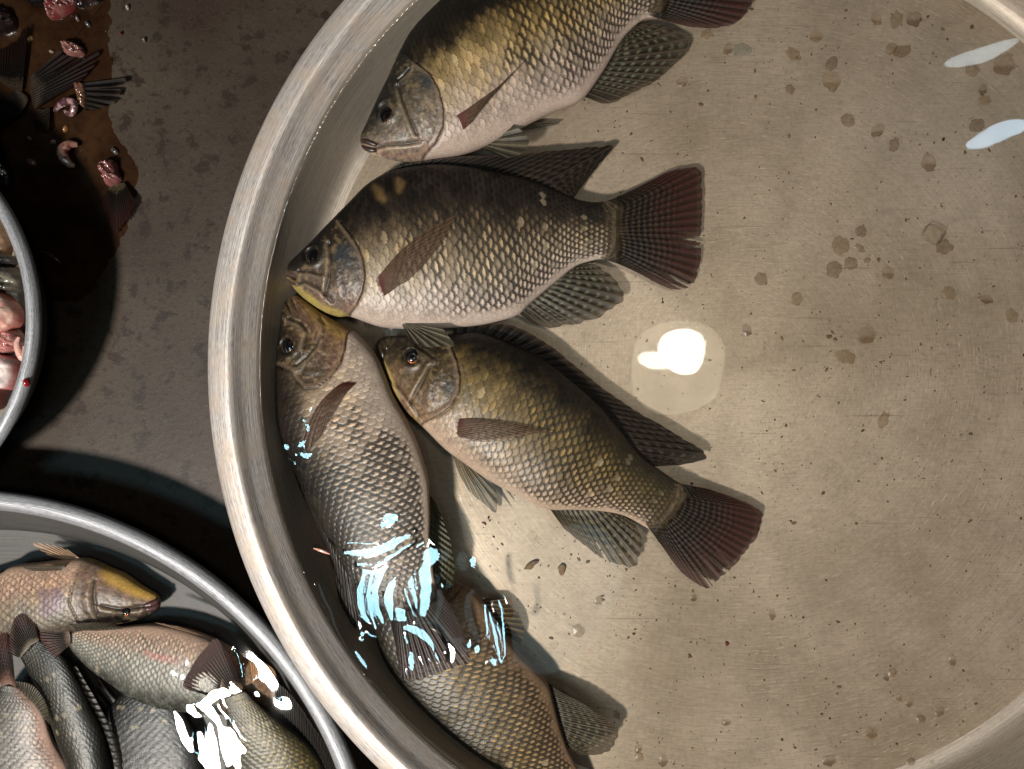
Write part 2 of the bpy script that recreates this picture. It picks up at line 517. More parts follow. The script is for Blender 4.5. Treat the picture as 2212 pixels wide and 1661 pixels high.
n1 = t.n('ShaderNodeTexNoise', Vector=ob, Scale=26.0, Detail=5.0, Roughness=0.65)
n2 = t.n('ShaderNodeTexNoise', Vector=ob, Scale=190.0, Detail=4.0)
c = t.mix(t.ramp(n1.outputs[0], [(0.4, 0.0), (0.62, 1.0)]), tuple(S(36, 20, 12)), tuple(S(62, 42, 26)))
c = t.mix(t.ramp(n2.outputs[0], [(0.5, 0.0), (0.7, 0.5)]), c, tuple(S(30, 12, 9)))
at_ = t.n('ShaderNodeVertexColor', _layer_name='Col')
c = t.mix(1.0, c, (ALB, ALB, ALB), 'MULTIPLY')
p = t.n('ShaderNodeBsdfPrincipled', Base__Color=c, Roughness=0.16)
tr = t.n('ShaderNodeBsdfTransparent', Color=(0.75, 0.58, 0.44, 1))
M_BLOOD = t.done(t.n('ShaderNodeMixShader', i0=t.math('MULTIPLY', t.ramp(n1.outputs[0], [(0.3, 0.30), (0.7, 0.68)]), at_.outputs[1]), i1=tr.outputs[0], i2=p.outputs[0]).outputs[0])
n = len(wp)
o = mesh('blood_puddle', np.vstack(vv), grid_faces(len(ks), n, True), M_BLOOD, None, np.ones((len(ks) * n, 3)), np.repeat(np.array([1, 1, 1, 0.95, 0.8, 0.65, 0.4]), n))
tag(o, 'thin brown blood puddle spread on the table beside the small bowl', 'puddle', kind='stuff')


# ------------------------------------------------------------------ fish
def scales(a, b, ra=0.66, rb=0.60):
    """overlapping scale lattice: returns local radius in the visible scale, a-offset and per-scale random"""
    rad = np.full(a.shape, 2.0); off = np.zeros(a.shape); rnd = np.zeros(a.shape); found = np.zeros(a.shape, bool); sd = np.full(a.shape, 9.0)
    k0 = np.floor(2 * a) - 3
    for dk in range(0, 6):
        i = k0 + dk
        ca = i * 0.5
        sh = np.where(np.mod(i, 2) == 0, 0.0, 0.5)
        j = np.floor(b - sh + 0.5)
        cb = j + sh
        da, db = (a - ca) / ra, (b - cb) / rb
        r = np.sqrt(da * da + db * db)
        m = (~found) & (r < 1)
        sd = np.where((~found) & (r >= 1), np.minimum(sd, r - 1), sd)
        rad = np.where(m, r, rad); off = np.where(m, da, off); rnd = np.where(m, hsh(i, j, 5), rnd)
        found |= m
    rad = np.where(found, rad, 0.5)
    return rad, off, rnd, sd


TH_S = [0, .012, .03, .07, .14, .24, .36, .5, .65, .8, .92, 1.0]
TH_F = [.10, .20, .30, .46, .68, .90, 1.0, .97, .78, .50, .28, .09]


def tube(path, rad, n=10):
    path = np.asarray(path, float)
    tg = np.gradient(path, axis=0); tg /= np.linalg.norm(tg, axis=1)[:, None] + 1e-12
    up = np.array([0, 0, 1.0])
    s = np.cross(tg, up); s /= np.linalg.norm(s, axis=1)[:, None] + 1e-12
    u = np.cross(s, tg)
    a = np.linspace(0, 2 * np.pi, n, endpoint=False)
    rad = np.broadcast_to(np.asarray(rad, float), (len(path),))
    v = path[:, None] + rad[:, None, None] * (np.cos(a)[None, :, None] * s[:, None] + np.sin(a)[None, :, None] * u[:, None])
    return v.reshape(-1, 3), grid_faces(len(path), n, True)


def dome(cx, cy, z, r, h, n=28, m=10, ez=1.0, rot=0.0):
    """low dome with radius r (photo units) at height z"""
    t = np.linspace(0, np.pi / 2, m)
    a = np.linspace(0, 2 * np.pi, n, endpoint=False)
    rr = np.sin(t)[:, None] * r; x = rr * np.cos(a)[None]; y = rr * np.sin(a)[None] * ez
    X = cx + x * np.cos(rot) - y * np.sin(rot); Y = cy + x * np.sin(rot) + y * np.cos(rot)
    Z = z + h * np.cos(t)[:, None] + 0 * X
    p0 = W(cx, cy, z)
    q = W(X, Y, z); q[..., 2] = Z
    return q.reshape(-1, 3), grid_faces(m, n, True), np.repeat(np.sin(t)[:, None], n, 1).ravel(), np.repeat(a[None], m, 0).ravel()


def fin(name, base, outer, zb, zt, style, parent, rays=22, na=110, nb=46, slits=(), ragged=0.05, seed=0, tint=(1, 1, 1), alpha=None, bow=0.0, mat=None, taper=0.0, wave=0.0006, light=1.0, over=None, root=None):
    A = np.linspace(0, 1, na)
    B = curve(base, na); O = curve(outer, na)
    b = np.linspace(0, 1, nb)
    saw = np.abs(((A * rays) % 1) - 0.5) * 2
    L = 1 - ragged * (0.7 * vnoise(A * rays * 1.0, A * 0, seed) + 0.5 * saw * vnoise(A * rays * 0.5, A * 0 + 3, seed + 2))
    L = np.where((A < 0.01) | (A > 0.99), L, L)
    d = (O - B) * L[:, None]
    P = B[:, None] + d[:, None] * b[None, :, None]
    if bow:
        nrm = np.stack([-d[:, 1], d[:, 0]], -1)
        P = P + nrm[:, None] * (bow * np.sin(np.pi * b))[None, :, None]
    # real fins fold slightly between the rays
    zb_ = np.interp(A, np.linspace(0, 1, len(np.atleast_1d(zb))), np.atleast_1d(zb)) if np.ndim(zb) else np.full(na, zb)
    zt_ = np.interp(A, np.linspace(0, 1, len(np.atleast_1d(zt))), np.atleast_1d(zt)) if np.ndim(zt) else np.full(na, zt)
    ph = A[:, None] * rays
    rayw = np.cos(2 * np.pi * ph)
    Z = zb_[:, None] * (1 - b)[None] + zt_[:, None] * b[None]
    Z = Z + 0.00032 * rayw * np.minimum(1, 4 * b)[None] + wave * np.sin(5 * A[:, None] + seed + 3 * b[None]) * b[None]
    if over is not None:
        q = over['_px'][::5, :over['_up']:5].reshape(-1, 2); qz = over['_pos'][::5, :over['_up']:5, 2].ravel()
        fx_, fy_ = P[..., 0].ravel(), P[..., 1].ravel()
        k = np.argmin((fx_[:, None] - q[None, :, 0]) ** 2 + (fy_[:, None] - q[None, :, 1]) ** 2, 1)
        mid = P.mean(0, keepdims=True)
        P = mid + (P - mid) * (0.82 + 0.18 * sstep(0, 0.4, b))[None, :, None]
        sz = qz[k].reshape(na, nb)
        ker = np.ones(9) / 9
        sz = np.apply_along_axis(lambda r_: np.convolve(np.pad(r_, 4, mode='edge'), ker, 'valid'), 1, sz)
        Z = sz + 0.0006 + 0.0030 * np.sin(np.pi * 0.5 * b)[None] * (0.5 + 0.5 * np.sin(np.pi * A))[:, None] + 0.00032 * rayw - 0.0012 * (1 - np.minimum(1, b * 8))[None]
    rw = None
    if root is not None:
        q = root['_px'][-90::2, :root['_up']:4].reshape(-1, 2); qz = root['_pos'][-90::2, :root['_up']:4, 2].ravel()
        nb_ = max(4, nb // 2)
        fx_, fy_ = P[:, :nb_, 0].ravel(), P[:, :nb_, 1].ravel()
        d2 = (fx_[:, None] - q[None, :, 0]) ** 2 + (fy_[:, None] - q[None, :, 1]) ** 2
        k = np.argmin(d2, 1)
        dist = np.sqrt(d2[np.arange(len(k)), k]).reshape(na, nb_)
        w_ = 1 - sstep(3, 16, dist)
        Z[:, :nb_] = np.maximum(Z[:, :nb_], Z[:, :nb_] * (1 - w_) + (qz[k].reshape(na, nb_) + 0.0005) * w_)
    V = W(P[..., 0], P[..., 1], Z)
    ray = 0.5 + 0.5 * rayw
    x, y = P[..., 0], P[..., 1]
    bb = np.broadcast_to(b[None], x.shape); aa = np.broadcast_to(A[:, None], x.shape)
    nz = fbm(x / 9, y / 9, seed)
    al = np.full(x.shape, 0.93)
    if style == 'tail':
        c = np.ones(x.shape + (3,)) * S(13, 9, 8)
        bars = 0.5 + 0.5 * np.cos(2 * np.pi * (bb * 17 + 0.5 * np.sin(aa * 9 + seed) + 0.35 * nz))
        bars = sstep(0.45, 0.95, bars) * (1 - sstep(0.6, 0.98, bb)) * (0.35 + 0.65 * ray)
        c = c + bars[..., None] * S(92, 80, 62) * 0.42
        red = sstep(0.35, 0.95, bb + 0.3 * (nz - 0.5))
        c = c * (1 - 0.75 * red[..., None]) + red[..., None] * (S(74, 36, 30) * (0.30 + 0.55 * ray[..., None]) * 0.75)
        rt = 1 - sstep(0.12, 0.26, bb + 0.12 * (nz - 0.5))
        c = c * (1 - 0.9 * rt[..., None]) + rt[..., None] * S(96, 82, 62) * (0.35 + 0.9 * fbm(x / 4, y / 4, seed + 40)[..., None]) * (0.4 + 0.6 * np.abs(np.cos(bb * 50)))[..., None]
        al = 0.97 - 0.14 * sstep(0.5, 1, bb)
        if root is not None:
            al = al * sstep(0.0, 0.16, bb + 0.16 * (fbm(x / 4, y / 4, seed + 41) - 0.5))
            c = c * (0.55 + 0.45 * sstep(0.1, 0.3, bb))[..., None] if False else c
    elif style in ('dorsal', 'anal'):
        c = np.ones(x.shape + (3,)) * (S(15, 11, 9) if style == 'dorsal' else S(33, 30, 22))
        c = c * (0.75 + 0.5 * nz[..., None])
        line = sstep(0.80, 0.98, ray)
        c = c + line[..., None] * S(96, 80, 62) * (0.16 if style == 'dorsal' else 0.34)
        row = 0.5 + 0.5 * np.cos(2 * np.pi * (bb * 7 + aa * 2.0 + 0.5 * nz))
        soft = sstep(0.5, 0.7, aa) if style == 'dorsal' else sstep(0.05, 0.3, aa)
        dots = sstep(0.55, 0.9, row) * sstep(0.2, 0.7, 1 - ray) * soft * (1 - 0.7 * sstep(0.7, 1, bb)) * (0.5 + nz * 0.7)
        c = c + dots[..., None] * (S(112, 92, 70) * 0.24 if style == 'dorsal' else S(138, 138, 112) * 0.36)
        if style == 'dorsal':
            edge = sstep(0.82, 1, bb) * (1 - soft)
            c = c + edge[..., None] * S(84, 62, 48) * 0.3
        else:
            c = c + (sstep(0.55, 1, bb) * 0.5)[..., None] * S(80, 58, 44) * 0.4
        al = 0.98 - (0.05 if style == 'dorsal' else 0.16) * sstep(0.3, 1, bb) * (1 - 0.5 * line)
    elif style == 'pelvic':
        c = np.ones(x.shape + (3,)) * S(80, 76, 63) * (0.55 + 0.7 * nz[..., None])
        line = sstep(0.6, 0.98, 1 - ray)
        c = c * (1 - 0.75 * line[..., None]) + line[..., None] * S(36, 32, 26) * 0.6
        ed = sstep(0.88, 0.99, ray)
        c = c + ed[..., None] * S(150, 140, 118) * 0.4
        al = 0.94 - 0.18 * bb
    elif style == 'pectoral':
        c = np.ones(x.shape + (3,)) * S(98, 76, 60) * (0.75 + 0.5 * nz[..., None])
        line = sstep(0.5, 0.98, 1 - ray)
        c = c * (1 - 0.6 * line[..., None]) + line[..., None] * S(64, 38, 30) * 0.5
        bars = sstep(0.6, 1, 0.5 + 0.5 * np.cos(2 * np.pi * (bb * 9 + 0.4 * nz)))
        c = c * (1 - 0.5 * bars[..., None] * sstep(0.15, 0.4, bb)[..., None])
        rt = 1 - sstep(0.03, 0.2, bb)
        c = c * (1 - 0.8 * rt[..., None]) + rt[..., None] * S(86, 38, 40) * 0.8
        al = 0.93 - 0.50 * sstep(0.05, 0.7, bb) * (0.35 + 0.65 * ray)
    else:   # pale
        c = np.ones(x.shape + (3,)) * S(200, 165, 135) * (0.7 + 0.5 * nz[..., None])
        line = sstep(0.5, 0.98, 1 - ray)
        c = c * (1 - 0.5 * line[..., None])
        al = 0.85 - 0.35 * bb
    if alpha is not None:
        al = al * alpha
    c = c * np.array(tint) * light
    Fc = grid_faces(na, nb)
    keep = np.ones(len(Fc), bool)
    fi, fj = np.divmod(np.arange(len(Fc)), nb - 1)
    fa, fb = (fi + 0.5) / (na - 1), (fj + 0.5) / (nb - 1)
    for (a0, b0, w) in slits:
        keep &= ~((np.abs(fa - a0) < w * (0.15 + (fb - b0) / (1 - b0 + 1e-6))) & (fb > b0))
    return mesh(name, V.reshape(-1, 3), Fc[keep], mat or M_FIN, parent, c.reshape(-1, 3), al)


def body(P, parent, name='body'):
    """one continuous fish body from its traced back and belly lines"""
    nu, nv, nl = P.get('nu', 400), P.get('nv', 190), 22
    s = np.linspace(0, 1, nu)
    D = curve(P['D'], nu, s); V = curve(P['V'], nu, s)
    T = P['T'] * np.interp(s, TH_S, TH_F)
    if 'TF' in P:
        T = P['T'] * np.interp(s, P['TF'][0], P['TF'][1])
    k = np.ones(9) / 9
    T = np.convolve(np.pad(T, 4, mode='edge'), k, 'valid')
    zc = np.interp(s, np.linspace(0, 1, len(P['z'])), P['z'])
    thu = np.linspace(0, np.pi, nv)
    thl = np.linspace(np.pi, 2 * np.pi, nl + 2)[1:-1]
    th = np.r_[thu, thl]
    w = (1 - np.cos(th)) / 2
    sn = np.sin(th)
    roll = P.get('roll', 0.0)
    # fullest a little above the middle, softly boxed
    zz = np.sign(sn) * np.abs(sn) ** 0.82
    X = D[:, None, 0] * (1 - w)[None] + V[:, None, 0] * w[None]
    Y = D[:, None, 1] * (1 - w)[None] + V[:, None, 1] * w[None]
    Zr = zc[:, None] + T[:, None] * zz[None] * np.where(sn > 0, 1.0, 0.85)[None] + roll * T[:, None] * (w - 0.5)[None]
    v = np.broadcast_to((th / np.pi)[None], X.shape); ss = np.broadcast_to(s[:, None], X.shape)
    up = v <= 1.0
    vv = np.where(up, v, 2 - v)
    nz = fbm(X / 22, Y / 22, P['seed']); nf = fbm(X / 5, Y / 5, P['seed'] + 7); nbig = fbm(X / 70, Y / 70, P['seed'] + 3)
    # ---- head / body split along the gill cover edge
    dop, sop, top = pdist(X, Y, P['op'])
    head = sop * P.get('opsign', 1)
    isbody = np.where(head > 0, 0.0, 1.0) * sstep(0, 5, dop)
    # ---- scales
    a = ss * P.get('na', 37) + 0.35 * (nbig - 0.5)
    b = vv * P.get('nb', 17) + 0.5 * (nbig - 0.5)
    rad, off, rnd, sd = scales(a, b)
    fade = isbody * sstep(0.0, 0.06, vv) * (1 - 0.92 * sstep(0.72, 0.90, vv + 0.12 * (nz - 0.5))) * up
    edge = sstep(0.78, 0.97, rad) * sstep(-0.2, 0.4, off)          # free rear edge of a scale
    front = 1 - sstep(0.30, 0.72, rad)                              # tucked under the scale ahead
    relief = (0.00008 + 0.00030 * np.clip(off, 0, 1)) * fade
    # ---- ground colour from back to belly
    st = P['stops']
    vq = np.clip((1 - np.cos(np.pi * vv)) / 2 + 0.14 * (nz - 0.5) + 0.05 * (rnd - 0.5), 0, 1)
    c = np.stack([np.interp(vq, [q[0] for q in st], [S(*q[1])[k] for q in st]) for k in range(3)], -1)
    dark = S(*P.get('dark', (44, 36, 28)))
    gold = 1 + 0.6 * (np.array(P.get('gold', (1.12, 1.02, 0.74))) - 1)
    g = sstep(0.45, 0.75, nbig + 0.4 * (rnd - 0.5)) * sstep(0.15, 0.3, vv) * (1 - sstep(0.6, 0.8, vv)) * isbody
    c = c * (1 + g[..., None] * (gold - 1))
    # dark scale centres toward the rear and the upper side; pale rear edges
    A = 1.7 * P.get('spot', 0.75) * (0.12 + 0.88 * sstep(P.get('spot0', 0.42), 0.72, ss + 0.3 * (nbig - 0.5))) * (0.35 + 1.1 * rnd)
    A = A * (1 - 0.6 * sstep(0.8, 0.95, vv))
    core = (1 - sstep(0.25, P.get('corew', 0.62), sd + 0.2 * (nf - 0.5)))
    m = np.clip(core * A * fade * (0.55 + 0.9 * nz), 0, 0.93)
    c = c * (1 - m[..., None]) + m[..., None] * dark
    c = c * (1 + (0.16 * edge * fade * (0.3 + rnd))[..., None])
    ln = sstep(0.0, 0.24, 1 - np.abs(rad - 0.99) / 0.06) * fade
    seam_shade = (1 - sstep(0.03, 0.17, sd)) * fade
    c = c * (1 - (0.60 * seam_shade * (0.25 + 1.1 * nf))[..., None])  # shade just behind each overlapping scale edge, painted into the colour
    c = c * (0.70 + 0.62 * rnd[..., None] * fade[..., None] + 0.30 * (1 - fade[..., None]))
    # single scales with a glint painted in as a paler tone
    sh = (rnd > 0.988) & (vv > 0.2) & (vv < 0.75)
    c = np.where((sh & (fade > 0.5))[..., None], c * 0.6 + 0.4 * S(176, 158, 130), c)
    # faint dark bars on the flank
    bar = sstep(0.5, 0.9, 0.5 + 0.5 * np.cos(2 * np.pi * (ss * 8.5 + 0.3 * nbig))) * (1 - sstep(0.45, 0.75, vv)) * isbody
    c = c * (1 - P.get('bars', 0.22) * bar[..., None])
    # tail root speckle
    tr_ = sstep(0.86, 0.99, ss)
    c = c * (1 - 0.35 * (tr_ * sstep(0.4, 0.7, nf))[..., None])
    # ---- head
    hd = (1 - isbody)
    hc = np.stack([np.interp(np.clip(vv + 0.2 * (nz - 0.5), 0, 1), [0, .25, .5, .72, .9, 1], [S(*q)[k] for q in P['head']]) for k in range(3)], -1)
    hc = hc * (0.22 + 0.86 * nf[..., None])
    mott = sstep(0.56, 0.72, fbm(X / 8, Y / 8, P['seed'] + 21))
    hc = hc + mott[..., None] * S(150, 128, 88) * 0.28
    mo2 = sstep(0.6, 0.72, fbm(X / 11, Y / 11, P['seed'] + 31)) * sstep(0.5, 0.7, vv)
    hc = hc * (1 - 0.3 * mo2[..., None]) + mo2[..., None] * S(170, 126, 116) * 0.22
    c = c * (1 - hd[..., None]) + hc * hd[..., None]
    c = c * P.get('tone', 0.88)
    # groove behind the gill cover, pale membrane edge
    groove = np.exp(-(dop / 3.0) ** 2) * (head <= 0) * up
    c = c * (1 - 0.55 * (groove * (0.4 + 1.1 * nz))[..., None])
    lip = np.exp(-((dop - 5) / 4.0) ** 2) * (head > 0) * up
    c = c * (1 - 0.28 * lip[..., None]) + 0.28 * lip[..., None] * S(150, 124, 104)
    Zr = Zr - 0.0009 * np.exp(-(dop / 4.5) ** 2) * (head <= 0) * up + 0.0009 * np.exp(-(dop / 14.0) ** 2) * (head > 0) * up
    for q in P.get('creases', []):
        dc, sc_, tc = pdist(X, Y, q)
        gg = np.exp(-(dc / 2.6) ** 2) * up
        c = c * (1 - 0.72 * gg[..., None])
        g2 = np.exp(-((dc - 6) / 4.0) ** 2) * up * (sc_ > 0)
        c = c + 0.22 * g2[..., None] * S(170, 150, 125)
        Zr = Zr - 0.0010 * np.exp(-(dc / 4.0) ** 2) * up + 0.0007 * np.exp(-((dc - 9) / 7.0) ** 2) * up * (sc_ > 0)
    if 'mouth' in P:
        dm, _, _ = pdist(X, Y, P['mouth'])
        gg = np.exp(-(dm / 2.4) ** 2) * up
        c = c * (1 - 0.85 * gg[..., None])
        Zr = Zr - 0.0012 * np.exp(-(dm / 4.0) ** 2) * up
    for (poly, rgb, amt, soft) in P.get('patches', []):
        dd, _, _ = pdist(X, Y, list(poly) + [poly[0]])
        ins = inpoly(X, Y, poly)
        f = np.where(ins, 1.0, np.exp(-(dd / soft) ** 2)) * amt * (0.6 + 0.8 * nz) * up
        f = np.clip(f, 0, 1)
        c = c * (1 - f[..., None]) + f[..., None] * S(*rgb)
    if 'eye' in P:
        ex, ey, er = P['eye'][:3]
        de = np.hypot(X - ex, Y - ey)
        Zr = Zr + 0.0009 * np.exp(-((de - er * 1.15) / (er * 0.4)) ** 2) * up - 0.0009 * (1 - sstep(er * 0.7, er * 1.0, de)) * up
        c = c * (1 - 0.5 * np.exp(-((de - er * 1.08) / (er * 0.22)) ** 2)[..., None] * up[..., None])
    # fleshy belly wrinkle / unevenness
    Zr = Zr + (relief + 0.0006 * (nbig - 0.5) + 0.00025 * (nf - 0.5) * hd) * up
    d = (HC - zc) / F
    pos = np.stack([(X - CX) * d[:, None], -(Y - CY) * d[:, None], Zr], -1)
    pos[..., 2] = np.maximum(pos[..., 2], P.get('zmin', 0.0004))
    nt = len(th)
    Fc = grid_faces(nu, nt, True)
    verts = pos.reshape(-1, 3)
    cc = c.reshape(-1, 3)
    # close the tail root and the snout
    v0 = pos[0].mean(0); v1 = pos[-1].mean(0)
    verts = np.vstack([verts, v0[None], v1[None]])
    cc = np.vstack([cc, c[0].mean(0)[None], c[-1].mean(0)[None]])
    i0, i1 = len(verts) - 2, len(verts) - 1
    j = np.arange(nt); j2 = (j + 1) % nt
    caps = np.vstack([np.stack([j, j2, np.full(nt, i0), np.full(nt, i0)], -1), np.stack([(nu - 1) * nt + j2, (nu - 1) * nt + j, np.full(nt, i1), np.full(nt, i1)], -1)])
    quads = Fc.tolist() if False else Fc
    # triangles for caps go in as a degenerate-free list
    me_faces = [tuple(f) for f in Fc.tolist()] + [tuple(f[:3]) for f in caps.tolist()]
    o = mesh(name, verts, me_faces, P.get('mat', M_BODY), parent, cc)
    P['_px'] = np.stack([X, Y], -1); P['_pos'] = pos; P['_up'] = nv; P['_col'] = c; P['_head'] = head; P['_dop'] = dop
    return o


def surf_z(P, x, y):
    q = P['_px'][:, :P['_up']]; k = np.argmin((q[..., 0] - x) ** 2 + (q[..., 1] - y) ** 2)
    return P['_pos'][:, :P['_up'], 2].ravel()[k]


def gill_cover(P, parent):
    """raised plate over the gills, cut from the body's own surface"""
    nv = P['_up']
    poly = P['gill']
    px = P['_px'][:, :nv]; pos = P['_pos'][:, :nv].copy(); c = P['_col'][:, :nv]
    X, Y = px[..., 0], px[..., 1]
    ins = inpoly(X, Y, poly)
    d, _, _ = pdist(X, Y, list(poly) + [poly[0]])
    d = np.where(ins, d, 0)
    nzz = fbm(X / 7, Y / 7, P['seed'] + 55)
    pos[..., 2] += 0.0002 + 0.0006 * sstep(0, 16, d) + 0.0005 * (nzz - 0.5) * sstep(0, 6, d)
    Fc = grid_faces(px.shape[0], nv)
    k = ins.ravel()[Fc].all(1)
    used = np.unique(Fc[k]); mp = -np.ones(px.shape[0] * nv, int); mp[used] = np.arange(len(used))
    col = c * (0.8 + 0.5 * nzz[..., None]); 
    rim = 1 - sstep(1, 5, d)
    col = col * (1 - 0.25 * rim[..., None]) + 0.15 * rim[..., None] * S(150, 125, 100)
    if 'gillspot' in P:
        gx, gy, gr = P['gillspot']
        f = np.exp(-(np.hypot(X - gx, Y - gy) / gr) ** 2)
        col = col * (1 - 0.85 * f[..., None]) + 0.85 * f[..., None] * S(38, 44, 50)
    return mesh('gill_cover', pos.reshape(-1, 3)[used], mp[Fc[k]], P.get('mat', M_BODY), parent, col.reshape(-1, 3)[used])


def eye(P, parent):
    ex, ey, er = P['eye'][:3]
    z = surf_z(P, ex, ey) - 0.0004
    er = er * 1.15
    v, f, r, a = dome(ex, ey, z, er, 0.0026, ez=0.92, rot=0.3)
    col = np.where((r > 0.86)[:, None], S(48, 42, 36), S(9, 9, 11)) * np.ones((len(r), 3))
    e = mesh('eye', v, f, M_EYE, parent, col)
    ox, oy = P['eye'][3] if len(P['eye']) > 3 else (0, 3)
    # iris ring with a copper crescent
    n = 40
    aa = np.linspace(0, 2 * np.pi, n + 1)
    R = er * 0.44
    path = W(ex + ox + R * np.cos(aa), ey + oy + R * np.sin(aa), z + 0.0021)
    v, f = tube(path, 0.00045, 8)
    copper_mix = np.repeat(sstep(0.1, 0.9, np.cos(aa - P.get('irisdir', 1.0))), 8)
    ic = S(40, 26, 18) * (1 - copper_mix[:, None]) + S(176, 92, 48) * copper_mix[:, None]
    mesh('iris', v, f, M_EYE, e, ic)
    v, f, r, a = dome(ex + ox, ey + oy, z + 0.0019, er * 0.40, 0.0009)
    mesh('pupil', v, f, M_PUPIL, e)
    return e


def lips(P, parent):
    vs, fs, k = [], [], 0
    for q, rad in P['lips']:
        pts = curve(q, 14)
        zz = np.array([surf_z(P, *p) for p in pts])
        path = W(pts[:, 0], pts[:, 1], zz - 0.0004)
        v, f = tube(path, rad * np.sin(np.linspace(0.35, np.pi - 0.25, 14)) ** 0.6, 10)
        vs.append(v); fs.append(f + k); k += len(v)
    v = np.vstack(vs)
    n = fbm(v[:, 0] * 900, v[:, 1] * 900, 3)
    return mesh('lips', v, np.vstack(fs), M_LIP, parent, S(*P.get('lipcol', (58, 44, 38)))[None] * (0.6 + 0.8 * n[:, None]))


def build_fish(P, label, group, name='tilapia', z0=0.0005):
    c = W(*np.mean(np.vstack([P['D'], P['V']]), 0), z0)
    root = empty(name, c, label, 'fish', group)
    body(P, root)
    if 'gill' in P: gill_cover(P, root)
    if 'eye' in P: eye(P, root)
    if 'lips' in P: lips(P, root)
    for f in P['fins']:
        f = dict(f)
        if f['name'] == 'pectoral_fin' and P.get('nu', 400) == 400: f['over'] = P
        if f['name'] == 'tail_fin' and P.get('nu', 400) == 400: f['root'] = P
        fin(f.pop('name'), f.pop('base'), f.pop('outer'), f.pop('zb'), f.pop('zt'), f.pop('style'), root, **f)
    return root


G1 = 'fish in the large steel basin'
# --- fish with only its lower half in view at the top
F1 = dict(
    D=[(779, 303), (783, 288), (791, 272), (816, 216), (841, 166), (862, 120), (893, 64), (932, 20), (978, -25), (1035, -62), (1110, -96), (1190, -118), (1270, -124), (1340, -118), (1395, -102), (1440, -92)],
    V=[(779, 303), (782, 318), (804, 334), (853, 346), (895, 349), (940, 342), (990, 335), (1036, 321), (1090, 297), (1144, 267), (1200, 240), (1256, 216), (1300, 160), (1340, 92), (1365, 62), (1393, 41), (1426, 36)],
    T=0.0185, z=[0.017, 0.019, 0.018, 0.014], seed=11, na=36, nb=17, eye=(839, 251, 20, (1, 2)), irisdir=0.6,
    op=[(905, 160), (935, 185), (952, 215), (963, 255), (962, 290), (945, 320), (912, 346), (900, 356)], opsign=1,
    gill=[(892, 178), (915, 172), (934, 188), (949, 215), (958, 252), (957, 288), (943, 314), (925, 330), (912, 305), (900, 275), (888, 240), (882, 205)],
    gillspot=(932, 200, 17),
    creases=[[(868, 205), (878, 240), (892, 275), (905, 303)], [(800, 330), (840, 322), (880, 322), (910, 318)], [(868, 190), (880, 182), (892, 170)]],
    mouth=[(779, 309), (800, 313), (820, 318)],
    lips=[([(781, 301), (795, 306), (814, 314)], 0.0016), ([(783, 315), (795, 322), (815, 326)], 0.0016)], lipcol=(50, 38, 34),
    stops=[(0, (8, 6, 6)), (.20, (14, 11, 9)), (.31, (44, 35, 24)), (.40, (132, 110, 72)), (.52, (176, 150, 106)), (.68, (172, 152, 128)), (.84, (174, 154, 141)), (1, (180, 160, 147))],
    head=[(12, 10, 9), (34, 30, 25), (92, 82, 68), (128, 112, 98), (150, 124, 110), (166, 146, 128)],
    spot=0.80, spot0=0.40, gold=(1.12, 1.03, 0.72),
    patches=[([(905, 90), (1000, 60), (1100, 20), (1000, 0), (930, 30)], (14, 11, 9), 0.5, 20), ([(790, 275), (820, 215), (850, 160), (868, 205), (850, 215), (815, 280)], (24, 23, 22), 0.7, 8)],
    fins=[
        dict(name='tail_fin', base=[(1410, -84), (1404, -50), (1400, 0), (1398, 32)], outer=[(1500, -170), (1600, -165), (1640, -90), (1640, -20), (1628, 5), (1612, 34), (1584, 54), (1545, 62), (1496, 59), (1455, 50)], zb=0.014, zt=0.010, style='tail', rays=26, seed=2, na=150, nb=70),
        dict(name='anal_fin', base=[(1254, 206), (1300, 150), (1338, 95), (1356, 70)], outer=[(1300, 224), (1326, 222), (1368, 203), (1414, 180), (1459, 143), (1490, 102), (1476, 76), (1440, 56), (1400, 50), (1366, 56)], zb=0.014, zt=[0.006, 0.012, 0.013, 0.012], style='anal', rays=15, seed=5, na=130, nb=60, ragged=0.07),
        dict(name='pelvic_fin', base=[(1040, 300), (1034, 318)], outer=[(1105, 262), (1128, 280), (1145, 305), (1132, 328), (1112, 341), (1090, 341), (1060, 330)], zb=0.018, zt=[0.026, 0.030, 0.027], style='pelvic', rays=7, seed=7, na=90, ragged=0.05, light=0.7),
        dict(name='pelvic_fin', base=[(1120, 268), (1130, 282)], outer=[(1212, 262), (1205, 268), (1170, 276)], zb=0.012, zt=0.006, style='pelvic', rays=5, seed=8, na=40, light=0.6),
        dict(name='pectoral_fin', base=[(984, 246), (994, 262), (1002, 284)], outer=[(1158, 106), (1132, 132), (1088, 174), (1046, 216)], zb=0.0345, zt=[0.0425, 0.0415, 0.039], style='pectoral', rays=9, seed=9, na=60, nb=70, bow=0.05, ragged=0.02, wave=0.002),
    ])
build_fish(F1, 'golden brown fish at the top edge of the large basin, back out of frame', G1)

